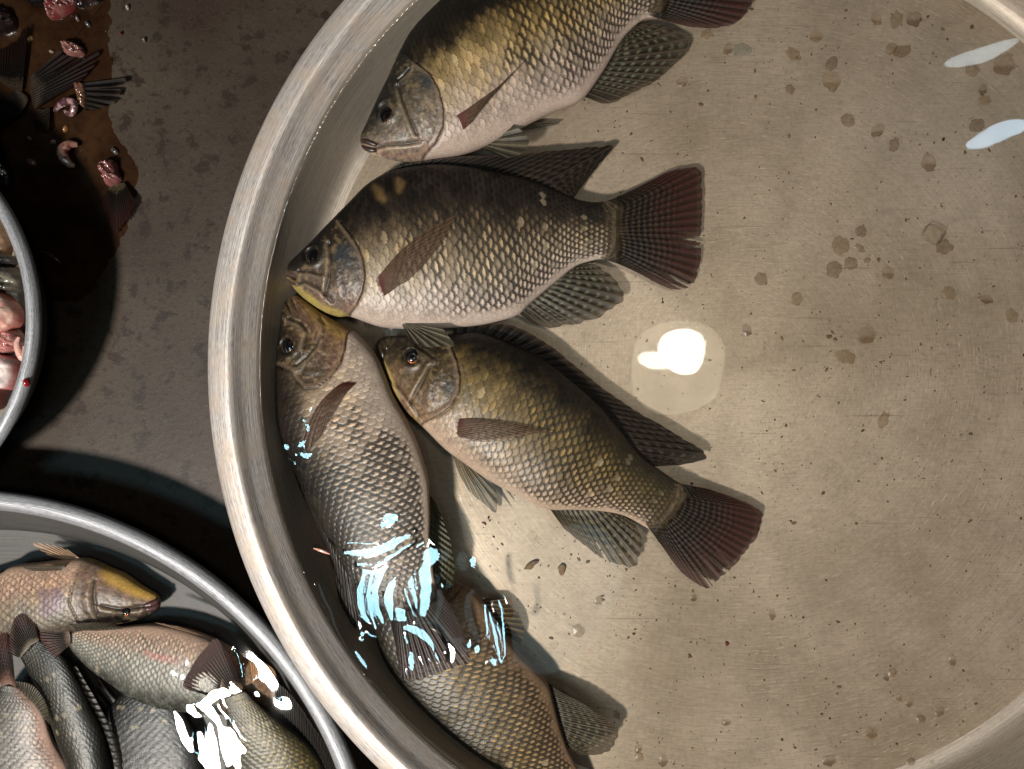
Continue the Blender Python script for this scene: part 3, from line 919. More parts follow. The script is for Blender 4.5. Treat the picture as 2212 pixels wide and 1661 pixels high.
F2 = dict(
    D=[(619, 590), (619, 578), (632, 562), (667, 530), (706, 489), (753, 442), (790, 404), (827, 380), (869, 366), (930, 358), (990, 359), (1077, 372), (1147, 390), (1193, 408), (1235, 427), (1272, 436), (1300, 436), (1330, 430)],
    V=[(619, 590), (621, 602), (628, 613), (655, 643), (697, 672), (729, 684), (755, 684), (785, 694), (827, 707), (892, 711), (961, 709), (1031, 703), (1077, 694), (1119, 680), (1147, 654), (1193, 615), (1240, 577), (1272, 565), (1300, 560), (1330, 566)],
    T=0.0185, z=[0.018, 0.019, 0.018, 0.013], seed=23, na=37, nb=17.5, eye=(683, 556, 20, (2, 5)), irisdir=1.1,
    op=[(745, 490), (768, 518), (786, 545), (797, 575), (800, 606), (794, 636), (780, 662), (756, 684), (748, 694)], opsign=1,
    gill=[(735, 545), (755, 520), (770, 525), (784, 548), (794, 577), (796, 606), (790, 634), (776, 656), (755, 672), (735, 655), (725, 625), (726, 585)],
    gillspot=(752, 560, 26),
    creases=[[(722, 535), (727, 570), (722, 610), (712, 640)], [(640, 620), (668, 612), (700, 628), (725, 655)], [(655, 590), (680, 592), (705, 600)]],
    mouth=[(618, 593), (632, 601), (646, 607)],
    lips=[([(621, 583), (628, 590), (642, 598)], 0.0016), ([(622, 602), (632, 610), (645, 614)], 0.0015)], lipcol=(70, 54, 46),
    stops=[(0, (14, 10, 8)), (.16, (20, 15, 12)), (.29, (42, 33, 25)), (.41, (96, 80, 60)), (.54, (156, 136, 110)), (.70, (178, 159, 136)), (.86, (180, 162, 149)), (1, (186, 168, 156))],
    head=[(16, 13, 12), (40, 33, 27), (78, 66, 54), (104, 86, 74), (138, 112, 98), (178, 160, 110)],
    spot=0.95, spot0=0.26, dark=(40, 34, 29), gold=(1.1, 1.03, 0.8),
    patches=[([(622, 605), (655, 645), (697, 674), (729, 686), (745, 680), (700, 662), (660, 632)], (172, 154, 78), 0.55, 5), ([(625, 572), (665, 530), (705, 500), (700, 540), (660, 575), (640, 585)], (20, 18, 18), 0.75, 8),
             ([(815, 412), (830, 425), (838, 445), (828, 438)], (130, 104, 66), 0.4, 7), ([(866, 400), (876, 408), (870, 425)], (130, 104, 66), 0.4, 7)],
    fins=[
        dict(name='dorsal_fin', base=[(792, 412), (830, 392), (880, 378), (940, 372), (1000, 372), (1077, 384), (1147, 400), (1193, 416), (1236, 432)], outer=[(806, 388), (828, 374), (869, 357), (938, 343), (1008, 336), (1077, 334), (1147, 328), (1216, 322), (1263, 317), (1300, 313), (1329, 311), (1318, 332), (1300, 352), (1281, 374), (1258, 402)], zb=0.017, zt=[0.018, 0.018, 0.013, 0.011], style='dorsal', rays=28, seed=3, na=240, nb=44, ragged=0.10),
        dict(name='tail_fin', base=[(1296, 440), (1298, 462), (1298, 498), (1298, 538), (1296, 557)], outer=[(1375, 408), (1402, 392), (1448, 369), (1485, 361), (1512, 362), (1518, 385), (1520, 466), (1518, 541), (1504, 607), (1476, 626), (1439, 621), (1393, 597), (1360, 578)], zb=0.013, zt=0.007, style='tail', rays=30, seed=4, na=220, nb=90, slits=[(0.545, 0.72, 0.010), (0.575, 0.8, 0.006), (0.735, 0.50, 0.010), (0.77, 0.62, 0.005)], ragged=0.03),
        dict(name='anal_fin', base=[(1117, 674), (1147, 646), (1193, 608), (1242, 572)], outer=[(1150, 700), (1193, 711), (1230, 704), (1263, 701), (1318, 676), (1352, 648), (1340, 615), (1318, 590), (1295, 574), (1262, 568)], zb=0.014, zt=[0.006, 0.012, 0.013, 0.011], style='anal', rays=14, seed=6, na=130, nb=60, ragged=0.10),
        dict(name='pelvic_fin', base=[(890, 700), (868, 700)], outer=[(960, 712), (972, 727), (982, 747), (950, 750), (915, 749), (885, 735)], zb=0.028, zt=[0.034, 0.0365, 0.035], style='pelvic', rays=6, seed=10, na=90, ragged=0.05),
        dict(name='pectoral_fin', base=[(808, 601), (816, 622), (827, 648)], outer=[(990, 460), (978, 486), (952, 528), (916, 572), (880, 608)], zb=0.0345, zt=[0.0405, 0.040, 0.038], style='pectoral', rays=13, seed=12, na=80, nb=70, bow=-0.06, ragged=0.03, wave=0.001),
    ])
build_fish(F2, 'whole grey tan fish with fanned maroon tail, second from the top of the large basin', G1)

F3 = dict(
    D=[(628, 645), (616, 654), (609, 677), (603, 723), (595, 775), (592, 841), (595, 908), (608, 954), (628, 998), (648, 1046), (668, 1087), (694, 1139), (718, 1180), (740, 1222), (766, 1262), (800, 1292), (838, 1322)],
    V=[(628, 645), (644, 640), (695, 676), (736, 699), (772, 720), (813, 765), (834, 811), (850, 852), (876, 898), (896, 939), (911, 980), (925, 1031), (928, 1072), (929, 1118), (928, 1167), (933, 1209), (938, 1250), (946, 1285)],
    T=0.0180, z=[0.018, 0.0185, 0.022, 0.031, 0.0375], zmin=0.0004, roll=0.25, seed=37, na=34, nb=17, eye=(630, 748, 20, (4, -2)), irisdir=1.2,
    op=[(772, 700), (757, 722), (756, 755), (748, 788), (728, 815), (700, 835), (672, 838), (655, 820), (640, 800), (610, 790)], opsign=1,
    gill=[(742, 715), (752, 738), (750, 765), (741, 788), (722, 808), (698, 824), (676, 826), (662, 812), (672, 785), (690, 765), (705, 740), (718, 715)],
    creases=[[(655, 790), (678, 772), (695, 752), (706, 728)], [(630, 690), (660, 700), (676, 720), (670, 752)], [(700, 690), (712, 705), (710, 730)]],
    mouth=[(621, 650), (627, 666), (636, 684)],
    lips=[([(616, 655), (620, 668), (630, 684)], 0.0017), ([(628, 646), (634, 662), (642, 680)], 0.0016)], lipcol=(64, 50, 36),
    stops=[(0, (14, 11, 9)), (.14, (26, 21, 16)), (.25, (80, 68, 52)), (.36, (150, 128, 104)), (.52, (184, 160, 136)), (.68, (188, 166, 146)), (.86, (188, 170, 155)), (1, (190, 172, 156))],
    head=[(22, 19, 16), (46, 38, 30), (92, 74, 56), (134, 102, 82), (160, 128, 88), (168, 140, 84)],
    spot=1.5, spot0=0.36, corew=0.78, gold=(1.1, 1.0, 0.82), dark=(34, 31, 27), bars=0.1,
    patches=[([(600, 800), (650, 830), (660, 900), (640, 960), (605, 940), (592, 860)], (34, 26, 20), 0.6, 14), ([(660, 652), (740, 706), (752, 730), (735, 725), (690, 690)], (158, 126, 66), 0.6, 7),
             ([(690, 1080), (740, 1090), (790, 1150), (840, 1250), (760, 1240), (710, 1160)], (56, 50, 40), 0.35, 14)],
    fins=[
        dict(name='dorsal_fin', base=[(612, 955), (652, 1046), (672, 1087), (698, 1139), (722, 1180), (746, 1222), (772, 1262)], outer=[(612, 972), (640, 1040), (656, 1076), (678, 1124), (696, 1164), (712, 1204), (722, 1240), (731, 1293), (740, 1320), (762, 1360), (778, 1345), (788, 1300)], zb=[0.018, 0.022, 0.030], zt=[0.016, 0.020, 0.024], style='dorsal', rays=26, seed=13, na=220, nb=40, ragged=0.06),
        dict(name='tail_fin', base=[(824, 1300), (852, 1284), (892, 1270), (930, 1258)], outer=[(846, 1340), (850, 1372), (858, 1420), (869, 1467), (896, 1470), (923, 1466), (976, 1445), (1016, 1428), (1000, 1365), (978, 1315), (956, 1280)], zb=0.0375, zt=[0.037, 0.0395, 0.0395, 0.037], style='tail', rays=28, seed=14, na=190, nb=80, ragged=0.03, wave=0.0008, tint=(0.62, 0.55, 0.55)),
        dict(name='anal_fin', base=[(927, 1066), (929, 1118), (930, 1180), (938, 1246)], outer=[(944, 1090), (958, 1124), (972, 1164), (981, 1205), (984, 1240), (977, 1276), (960, 1268)], zb=[0.020, 0.026, 0.032], zt=[0.018, 0.024, 0.030], style='anal', rays=14, seed=15, na=130, nb=50, ragged=0.10, tint=(0.8, 0.95, 0.6)),
        dict(name='pelvic_fin', base=[(838, 830), (846, 852)], outer=[(868, 888), (886, 924), (897, 956), (884, 938), (862, 900)], zb=0.012, zt=0.010, style='pelvic', rays=5, seed=16, na=50, light=0.6),
        dict(name='pectoral_fin', base=[(738, 822), (752, 820), (776, 826)], outer=[(650, 950), (661, 974), (690, 946), (712, 906), (735, 870)], zb=0.0350, zt=[0.0405, 0.0412, 0.039], style='pectoral', rays=11, seed=17, na=80, nb=70, bow=0.08, ragged=0.03, tint=(0.75, 0.62, 0.6)),
    ])
build_fish(F3, 'pinkish tan fish against the left basin wall, head up and tail under rippled water', G1)

F4 = dict(
    D=[(820, 748), (823, 733), (840, 726), (880, 724), (926, 727), (977, 722), (1028, 718), (1080, 731), (1141, 757), (1192, 790), (1249, 836), (1300, 882), (1341, 929), (1377, 975), (1408, 1003), (1449, 1031), (1490, 1056)],
    V=[(820, 748), (820, 764), (834, 806), (852, 852), (875, 888), (900, 909), (926, 934), (962, 970), (1003, 1000), (1054, 1036), (1105, 1064), (1146, 1085), (1187, 1100), (1244, 1101), (1300, 1104), (1346, 1113), (1387, 1134), (1414, 1150)],
    T=0.0180, z=[0.015, 0.0185, 0.018, 0.013], seed=41, na=36, nb=17, eye=(893, 771, 19, (-2, 3)), irisdir=1.6,
    op=[(975, 745), (990, 780), (998, 815), (996, 846), (980, 874), (952, 895), (920, 910), (905, 922)], opsign=1,
    gill=[(950, 775), (978, 775), (990, 805), (990, 842), (974, 868), (948, 886), (925, 892), (912, 872), (918, 840), (930, 805)],
    gillspot=(975, 838, 13),
    creases=[[(935, 795), (918, 825), (903, 850), (893, 868)], [(840, 820), (866, 838), (892, 868), (908, 896)], [(905, 750), (925, 762), (940, 775)]],
    mouth=[(822, 740), (833, 757), (832, 776)],
    lips=[([(824, 736), (834, 746), (838, 760)], 0.0015), ([(820, 750), (827, 764), (828, 780)], 0.0015)], lipcol=(46, 38, 28),
    stops=[(0, (12, 10, 7)), (.13, (24, 19, 12)), (.26, (76, 62, 36)), (.40, (128, 107, 66)), (.55, (132, 112, 78)), (.70, (142, 121, 95)), (.86, (166, 144, 124)), (1, (184, 160, 140))],
    head=[(18, 15, 12), (48, 40, 28), (84, 68, 46), (122, 96, 72), (152, 122, 98), (176, 150, 88)],
    spot=0.85, spot0=0.32, gold=(1.14, 1.03, 0.70), dark=(36, 30, 20),
    patches=[([(820, 745), (850, 728), (930, 728), (960, 735), (925, 750), (870, 760), (835, 790)], (22, 19, 15), 0.6, 8), ([(820, 762), (836, 806), (856, 856), (866, 862), (846, 810)], (168, 148, 84), 0.6, 4),
             ([(1330, 930), (1400, 1000), (1480, 1060), (1430, 1100), (1360, 1050)], (48, 42, 28), 0.45, 18)],
    fins=[
        dict(name='dorsal_fin', base=[(985, 730), (1030, 730), (1080, 742), (1138, 768), (1188, 800), (1244, 846), (1294, 892), (1335, 938), (1372, 982), (1410, 1008)], outer=[(990, 706), (1030, 699), (1080, 698), (1131, 711), (1182, 739), (1233, 779), (1285, 822), (1336, 861), (1387, 893), (1439, 923), (1490, 952), (1531, 982), (1524, 996), (1480, 1004), (1440, 1006)], zb=0.016, zt=[0.015, 0.013, 0.011, 0.011], style='dorsal', rays=28, seed=18, na=240, nb=44, ragged=0.08),
        dict(name='tail_fin', base=[(1456, 1042), (1436, 1068), (1416, 1098), (1392, 1128)], outer=[(1531, 1056), (1587, 1075), (1633, 1095), (1650, 1118), (1634, 1164), (1592, 1217), (1562, 1247), (1531, 1272), (1490, 1252), (1459, 1221), (1433, 1184)], zb=0.013, zt=0.008, style='tail', rays=30, seed=19, na=220, nb=90, slits=[(0.60, 0.62, 0.008), (0.68, 0.42, 0.009), (0.70, 0.7, 0.005)], ragged=0.03),
        dict(name='anal_fin', base=[(1184, 1094), (1244, 1094), (1300, 1097), (1336, 1106)], outer=[(1218, 1142), (1264, 1181), (1315, 1217), (1350, 1228), (1378, 1230), (1391, 1195), (1388, 1159), (1366, 1126), (1350, 1116)], zb=0.014, zt=[0.008, 0.012, 0.013, 0.012], style='anal', rays=14, seed=20, na=130, nb=60, ragged=0.10, slits=[(0.38, 0.6, 0.014)], tint=(1.0, 0.92, 0.75)),
        dict(name='pelvic_fin', base=[(972, 968), (1000, 990)], outer=[(993, 1028), (1018, 1068), (1050, 1095), (1076, 1114), (1078, 1075), (1070, 1048)], zb=0.010, zt=0.007, style='pelvic', rays=7, seed=21, na=90, ragged=0.08, tint=(1.0, 0.86, 0.62)),
        dict(name='pelvic_fin', base=[(1050, 1030), (1062, 1038)], outer=[(1108, 1098), (1094, 1072), (1084, 1056)], zb=0.008, zt=0.005, style='pelvic', rays=4, seed=22, na=40, light=0.6),
        dict(name='pectoral_fin', base=[(974, 900), (977, 920), (977, 942)], outer=[(1208, 936), (1166, 936), (1112, 946), (1064, 954), (1024, 954)], zb=0.0345, zt=[0.0385, 0.0385, 0.037], style='pectoral', rays=12, seed=24, na=80, nb=70, bow=-0.03, ragged=0.03),
    ])
build_fish(F4, 'olive gold fish lying diagonally, snout under the pelvic fin of the grey tan fish', G1)

F5 = dict(
    D=[(906, 1200), (880, 1212), (850, 1240), (820, 1290), (806, 1339), (814, 1381), (829, 1427), (856, 1481), (892, 1526), (938, 1578), (986, 1624), (1030, 1660), (1090, 1712), (1150, 1770), (1200, 1830)],
    V=[(906, 1200), (930, 1206), (985, 1254), (1024, 1278), (1052, 1312), (1091, 1370), (1121, 1408), (1148, 1435), (1183, 1475), (1196, 1515), (1208, 1561), (1226, 1615), (1248, 1660), (1270, 1710), (1290, 1760), (1310, 1800)],
    T=0.0140, z=[0.013, 0.0145, 0.015, 0.013], seed=53, na=38, nb=18, op=[(1010, 1200), (1000, 1262), (960, 1300), (900, 1310), (850, 1290)], opsign=1,
    stops=[(0, (18, 15, 10)), (.14, (40, 34, 22)), (.28, (92, 77, 46)), (.45, (144, 118, 74)), (.65, (150, 124, 84)), (.85, (132, 106, 80)), (1, (136, 110, 88))],
    head=[(30, 26, 20), (60, 52, 38), (92, 78, 58), (110, 90, 70), (120, 98, 80), (126, 104, 86)],
    spot=1.35, spot0=0.1, corew=0.72, gold=(1.14, 1.02, 0.70), dark=(38, 33, 23), bars=0.05,
    fins=[
        dict(name='dorsal_fin', base=[(832, 1420), (862, 1478), (898, 1524), (944, 1576), (990, 1622), (1036, 1660), (1090, 1706)], outer=[(818, 1420), (846, 1480), (882, 1530), (926, 1584), (972, 1632), (1016, 1672), (1070, 1720)], zb=0.015, zt=0.012, style='dorsal', rays=22, seed=27, na=140, nb=24, ragged=0.10),
        dict(name='anal_fin', base=[(1180, 1474), (1192, 1515), (1204, 1561), (1222, 1612)], outer=[(1222, 1500), (1262, 1520), (1302, 1550), (1336, 1578), (1334, 1600), (1318, 1624), (1285, 1632), (1256, 1632)], zb=0.013, zt=[0.016, 0.017, 0.014], style='anal', rays=14, seed=28, na=130, nb=60, ragged=0.08, tint=(0.85, 0.78, 0.62)),
        dict(name='pelvic_fin', base=[(1040, 1300), (1056, 1330), (1078, 1362)], outer=[(1088, 1294), (1118, 1322), (1134, 1360), (1124, 1392)], zb=0.012, zt=0.008, style='pelvic', rays=8, seed=29, na=70, tint=(0.9, 0.65, 0.45)),
        dict(name='tail_fin', base=[(1200, 1826), (1250, 1830), (1306, 1800)], outer=[(1240, 2000), (1330, 2010), (1420, 1940)], zb=0.012, zt=0.006, style='tail', rays=20, seed=30, na=60, nb=30),
    ])
build_fish(F5, 'bronze fish at the bottom edge of the large basin, head hidden under a tail', G1)


# ------------------------------------------------------------------ fish in the lower left basin
G2 = 'fish in the lower left basin'
HEADD = [(22, 18, 16), (60, 52, 44), (120, 98, 84), (150, 120, 106), (184, 154, 134), (190, 150, 60)]
FA = dict(tone=0.75, nu=240, nv=110,
    D=[(345, 1300), (343, 1314), (320, 1330), (290, 1340), (244, 1350), (171, 1366), (100, 1385), (20, 1400), (-80, 1400), (-180, 1380), (-260, 1360)],
    V=[(345, 1300), (342, 1288), (337, 1282), (305, 1263), (269, 1238), (239, 1226), (207, 1211), (183, 1205), (146, 1207), (90, 1214), (32, 1221), (0, 1238), (-80, 1262), (-180, 1290), (-260, 1310)],
    T=0.0125, z=[0.013, 0.014, 0.013], seed=61, na=36, nb=16, op=[(190, 1190), (186, 1230), (180, 1260), (176, 1290), (186, 1320), (200, 1360)], opsign=-1,
    eye=(272, 1322, 9), creases=[[(222, 1246), (222, 1280), (228, 1320)], [(240, 1300), (270, 1308), (310, 1308)]], mouth=[(344, 1300), (325, 1306), (302, 1302)],
    gill=[(190, 1262), (205, 1250), (222, 1250), (220, 1285), (222, 1318), (205, 1322), (190, 1300)],
    lips=[([(342, 1296), (330, 1303), (310, 1308)], 0.0022), ([(344, 1304), (332, 1312), (314, 1316)], 0.0022)], lipcol=(70, 44, 44),
    stops=[(0, (40, 34, 28)), (.2, (96, 84, 70)), (.5, (150, 132, 112)), (.75, (196, 160, 140)), (1, (210, 176, 152))],
    head=HEADD, spot=0.5, spot0=0.1, dark=(84, 74, 62), patches=[([(235, 1230), (275, 1242), (305, 1262), (335, 1283), (320, 1282), (290, 1268), (252, 1247)], (196, 154, 66), 0.65, 9), ([(118, 1270), (150, 1262), (158, 1300), (120, 1312)], (92, 66, 84), 0.6, 8)],
    fins=[dict(name='pelvic_fin', base=[(172, 1206), (150, 1212)], outer=[(146, 1187), (110, 1176), (71, 1172), (86, 1188), (110, 1202)], zb=0.0150, zt=0.0150, style='pale', rays=8, seed=31, na=60, nb=30),
          dict(name='pelvic_fin', base=[(140, 1222), (134, 1232)], outer=[(60, 1220), (48, 1226), (70, 1234)], zb=0.0240, zt=0.0250, style='pelvic', rays=5, seed=32, na=40, nb=24, light=0.7),
          dict(name='tail_fin', base=[(-256, 1312), (-262, 1358)], outer=[(-340, 1270), (-360, 1330), (-340, 1410)], zb=0.0160, zt=0.0100, style='tail', seed=33, na=40, nb=20)])
build_fish(FA, 'pale pinkish fish with yellow chin, the uppermost in the lower left basin', G2)
FB = dict(tone=0.75, nu=280, nv=120,
    D=[(598, 1500), (596, 1530), (575, 1552), (540, 1548), (480, 1540), (401, 1535), (344, 1526), (287, 1506), (248, 1480), (199, 1446), (161, 1410), (146, 1386)],
    V=[(598, 1500), (598, 1462), (566, 1430), (535, 1420), (497, 1398), (459, 1378), (401, 1357), (333, 1347), (268, 1352), (200, 1356), (150, 1356), (138, 1352)],
    T=0.0125, z=[0.012, 0.015, 0.016, 0.017], seed=67, na=36, nb=16, op=[(505, 1370), (500, 1420), (490, 1470), (495, 1520), (500, 1570)], opsign=-1,
    stops=[(0, (30, 28, 24)), (.15, (60, 60, 54)), (.35, (132, 130, 120)), (.6, (172, 164, 152)), (.76, (206, 176, 156)), (1, (216, 180, 158))],
    head=[(44, 33, 25), (80, 60, 44), (124, 95, 72), (164, 128, 100), (192, 156, 126), (206, 166, 132)], spot=0.55, spot0=0.1, dark=(84, 84, 76), bars=0.0, gold=(1, 1, 1),
    patches=[([(330, 1396), (400, 1410), (400, 1418), (350, 1408)], (168, 96, 86), 0.35, 4)],
    fins=[dict(name='tail_fin', base=[(140, 1350), (150, 1368), (152, 1392)], outer=[(96, 1314), (52, 1296), (58, 1322), (76, 1362), (98, 1400), (118, 1424)], zb=0.0210, zt=0.0240, style='tail', rays=22, seed=34, na=110, nb=50, tint=(1.25, 1.0, 1.05)),
          dict(name='anal_fin', base=[(268, 1358), (220, 1362), (170, 1362)], outer=[(240, 1346), (200, 1344), (150, 1348)], zb=0.0240, zt=0.0270, style='anal', rays=12, seed=35, na=70, nb=24, light=0.8),
          dict(name='pelvic_fin', base=[(462, 1382), (440, 1372)], outer=[(350, 1346), (334, 1345), (380, 1352)], zb=0.0230, zt=0.0270, style='pale', rays=6, seed=36, na=50, nb=30),
          dict(name='pectoral_fin', base=[(545, 1475), (560, 1462)], outer=[(535, 1420), (560, 1424), (590, 1444), (598, 1462)], zb=0.0300, zt=0.0280, style='pale', rays=12, seed=37, na=60, nb=30, tint=(0.95, 0.8, 0.6))])
build_fish(FB, 'silver grey fish with pink belly lying across the middle of the lower left basin', G2)
FC = dict(tone=0.75, nu=240, nv=120,
    V=[(520, 1985), (490, 1950), (470, 1880), (468, 1800), (478, 1720), (490, 1640), (492, 1580), (486, 1530), (480, 1508)],
    D=[(520, 1985), (560, 1980), (640, 1930), (700, 1860), (722, 1780), (716, 1700), (690, 1638), (650, 1592), (600, 1554), (560, 1522), (530, 1492)],
    T=0.0125, z=[0.012, 0.014, 0.020, 0.0285], seed=71, na=34, nb=17, op=[(440, 1860), (500, 1868), (620, 1850), (740, 1880)], opsign=1,
    stops=[(0, (46, 38, 14)), (.15, (112, 92, 36)), (.35, (140, 122, 62)), (.6, (96, 88, 56)), (.8, (60, 56, 42)), (1, (46, 42, 34))],
    head=HEADD, spot=0.8, spot0=-0.2, dark=(44, 40, 20), gold=(1.1, 1.05, 0.7), bars=0.0,
    fins=[dict(name='tail_fin', base=[(526, 1490), (506, 1502), (482, 1512)], outer=[(500, 1420), (466, 1378), (440, 1400), (412, 1440), (394, 1482), (440, 1500)], zb=0.0260, zt=0.0285, style='tail', rays=24, seed=38, na=130, nb=60, tint=(1.15, 0.95, 0.9)),
          dict(name='dorsal_fin', base=[(600, 1556), (650, 1596), (690, 1640), (714, 1700), (718, 1780)], outer=[(596, 1470), (630, 1500), (672, 1560), (720, 1640), (752, 1760)], zb=0.0200, zt=0.0240, style='dorsal', rays=26, seed=39, na=150, nb=44, tint=(0.45, 0.42, 0.42))])
build_fish(FC, 'yellow olive fish whose maroon tail lies over the silver grey fish', G2)
FD = dict(tone=0.75, nu=160, nv=90,
    D=[(60, 2020), (120, 1990), (180, 1900), (240, 1790), (256, 1700), (250, 1661), (229, 1580), (199, 1523), (168, 1466), (130, 1410), (84, 1382)],
    V=[(60, 2020), (30, 1980), (60, 1880), (110, 1780), (142, 1700), (146, 1650), (126, 1599), (96, 1519), (64, 1456), (44, 1420)],
    T=0.0115, z=[0.012, 0.015, 0.017, 0.022], seed=73, na=38, nb=16, op=[(0, 1900), (80, 1880), (220, 1880)], opsign=1,
    stops=[(0, (9, 8, 6)), (.25, (26, 24, 14)), (.5, (48, 44, 24)), (.8, (36, 34, 24)), (1, (30, 28, 22))], head=HEADD, spot=0.7, spot0=-0.3, dark=(20, 19, 13), gold=(1.3, 1.2, 0.6), bars=0.1,
    fins=[dict(name='tail_fin', base=[(84, 1384), (62, 1398), (44, 1422)], outer=[(76, 1350), (50, 1326), (30, 1334), (20, 1372), (18, 1410)], zb=0.0250, zt=0.0270, style='tail', rays=20, seed=40, na=100, nb=46),
          dict(name='dorsal_fin', base=[(150, 1440), (190, 1510), (225, 1580), (248, 1661), (250, 1740)], outer=[(166, 1440), (212, 1520), (248, 1590), (272, 1670), (272, 1740)], zb=0.0200, zt=0.0180, style='dorsal', rays=20, seed=41, na=80, nb=22)])
build_fish(FD, 'dark olive fish with banded tail, between the grey bellied and the silver grey fish', G2)
FE = dict(tone=0.75, nu=160, nv=90,
    D=[(-20, 1950), (-70, 1900), (-90, 1800), (-80, 1700), (-60, 1600), (-30, 1530), (0, 1486), (10, 1478)],
    V=[(-20, 1950), (60, 1930), (150, 1840), (170, 1740), (148, 1656), (115, 1599), (88, 1531), (50, 1495), (34, 1482)],
    T=0.0125, z=[0.013, 0.016, 0.021], seed=79, na=34, nb=17, op=[(-100, 1840), (40, 1830), (180, 1850)], opsign=1,
    stops=[(0, (40, 40, 38)), (.3, (104, 100, 94)), (.6, (138, 132, 124)), (.8, (176, 150, 138)), (1, (210, 170, 152))], head=HEADD, spot=0.55, spot0=-0.3, dark=(64, 62, 58), gold=(1, 1, 1), bars=0.0,
    fins=[dict(name='tail_fin', base=[(34, 1484), (20, 1478), (4, 1482)], outer=[(26, 1400), (10, 1344), (-16, 1350), (-30, 1400)], zb=0.0260, zt=0.0240, style='tail', rays=18, seed=42, na=80, nb=40, tint=(1.5, 0.9, 0.95)),
          dict(name='anal_fin', base=[(40, 1490), (70, 1516), (98, 1556)], outer=[(30, 1470), (70, 1480), (100, 1520), (108, 1566)], zb=0.0260, zt=0.0270, style='anal', rays=12, seed=43, na=70, nb=30)])
build_fish(FE, 'grey scaled fish with a pink belly edge in the bottom left corner', G2)
FG = dict(tone=0.75, nu=160, nv=90,
    D=[(330, 1960), (260, 1920), (220, 1840), (206, 1740), (206, 1640), (220, 1560), (260, 1500), (300, 1470)],
    V=[(330, 1960), (400, 1930), (440, 1840), (448, 1740), (440, 1640), (410, 1560), (370, 1500), (340, 1470)],
    T=0.0100, z=[0.010, 0.011, 0.010], seed=83, na=34, nb=17, op=[(180, 1860), (320, 1850), (470, 1860)], opsign=1,
    stops=[(0, (9, 9, 7)), (.3, (20, 19, 14)), (.6, (26, 25, 18)), (1, (20, 19, 15))], head=HEADD, spot=0.6, spot0=-0.3, dark=(16, 16, 12), bars=0.1,
    fins=[dict(name='dorsal_fin', base=[(250, 1510), (222, 1565), (210, 1640), (210, 1740)], outer=[(214, 1466), (196, 1540), (186, 1640), (190, 1740)], zb=0.0060, zt=0.0080, style='dorsal', rays=16, seed=44, na=70, nb=26, tint=(1.5, 0.9, 0.8))])
build_fish(FG, 'blackish green fish under the silver grey fish, along the bottom of the photo', G2)


# ------------------------------------------------------------------ soft pieces: flesh, skin, guts
def blob(name, poly, z0, h, rgb, mat, parent=None, seed=0, spots=None, bump=0.25, n=72, rings=16, sharp=0.55, edge=None):
    p = curve(list(poly) + [poly[0]], n + 1)[:-1]
    c = p.mean(0)
    t = np.linspace(0, 1, rings)
    X = c[0] + (p[None, :, 0] - c[0]) * t[:, None]; Y = c[1] + (p[None, :, 1] - c[1]) * t[:, None]
    nz = fbm(X / 12, Y / 12, seed); n2 = fbm(X / 5, Y / 5, seed + 4)
    Z = z0 + h * (np.clip(1 - t ** 2.6, 0, 1) ** sharp)[:, None] * (1 + bump * 2 * (nz - 0.5) + bump * (n2 - 0.5))
    top = W(X, Y, z0); top[..., 2] = Z
    low = W(p[:, 0], p[:, 1], z0); low[:, 2] = z0 - 0.0015
    v = np.vstack([top.reshape(-1, 3), low])
    f = grid_faces(rings + 1, n, True)
    col = np.ones(X.shape + (3,)) * S(*rgb) * (0.65 + 0.7 * nz[..., None])
    if spots is not None:
        m = sstep(0.52, 0.66, fbm(X / 10, Y / 10, seed + 9))[..., None] * 0.8
        col = col * (1 - m) + m * S(*spots)
    if edge is not None:
        m = sstep(0.86, 0.98, t)[:, None, None] * (0.4 + 1.0 * nz[..., None])
        m = np.clip(m, 0, 1)
        col = col * (1 - m) + m * S(*edge)
    col = np.vstack([col.reshape(-1, 3), col[-1]])
    return mesh(name, v, f, mat, parent, col)


G3 = 'cut fish pieces in the small bowl'
bz = 0.036
tag(blob('fish_piece', [(-40, 455), (0, 462), (14, 490), (24, 530), (20, 552), (-10, 556), (-50, 550)], bz - 0.004, 0.012, (176, 138, 104), M_WET, seed=1, spots=(196, 168, 140)), 'tan rounded fish piece at the top of the small bowl', 'fish piece', G3)
o = blob('skin_piece', [(-60, 575), (0, 568), (30, 572), (45, 590), (48, 618), (40, 634), (10, 630), (-60, 640)], bz, 0.013, (58, 56, 50), M_WET, seed=2, spots=(120, 116, 100), bump=0.6)
tag(o, 'dark scaly skin piece between the tan piece and the pink chunk', 'fish piece', G3)
tag(blob('skin_piece', [(-60, 552), (0, 548), (28, 552), (36, 566), (20, 576), (-60, 580)], bz + 0.002, 0.009, (28, 26, 28), M_WET, seed=12), 'narrow black strip of fish skin just above the dark scaly skin', 'fish piece', G3)
tag(blob('fish_chunk', [(-70, 625), (0, 628), (30, 645), (48, 674), (46, 700), (20, 722), (-20, 735), (-70, 730)], bz + 0.002, 0.016, (222, 184, 168), M_WET, seed=3, spots=(200, 140, 126), edge=(160, 60, 54)), 'smooth pink flesh chunk with a red edge in the small bowl', 'fish piece', G3)
tag(blob('fish_piece', [(10, 722), (30, 712), (46, 718), (52, 740), (40, 756), (10, 762)], bz, 0.012, (176, 108, 104), M_WET, seed=4, spots=(200, 150, 140)), 'small rosy flap of flesh between the pink chunk and the white slab', 'fish piece', G3)
tag(blob('fish_slab', [(-70, 758), (0, 764), (40, 776), (44, 800), (34, 836), (10, 842), (-70, 830)], bz + 0.002, 0.014, (232, 214, 210), M_WET, seed=5, spots=(240, 224, 220), edge=(170, 26, 28)), 'white flesh slab with bloody red edges at the bottom of the small bowl', 'fish piece', G3)
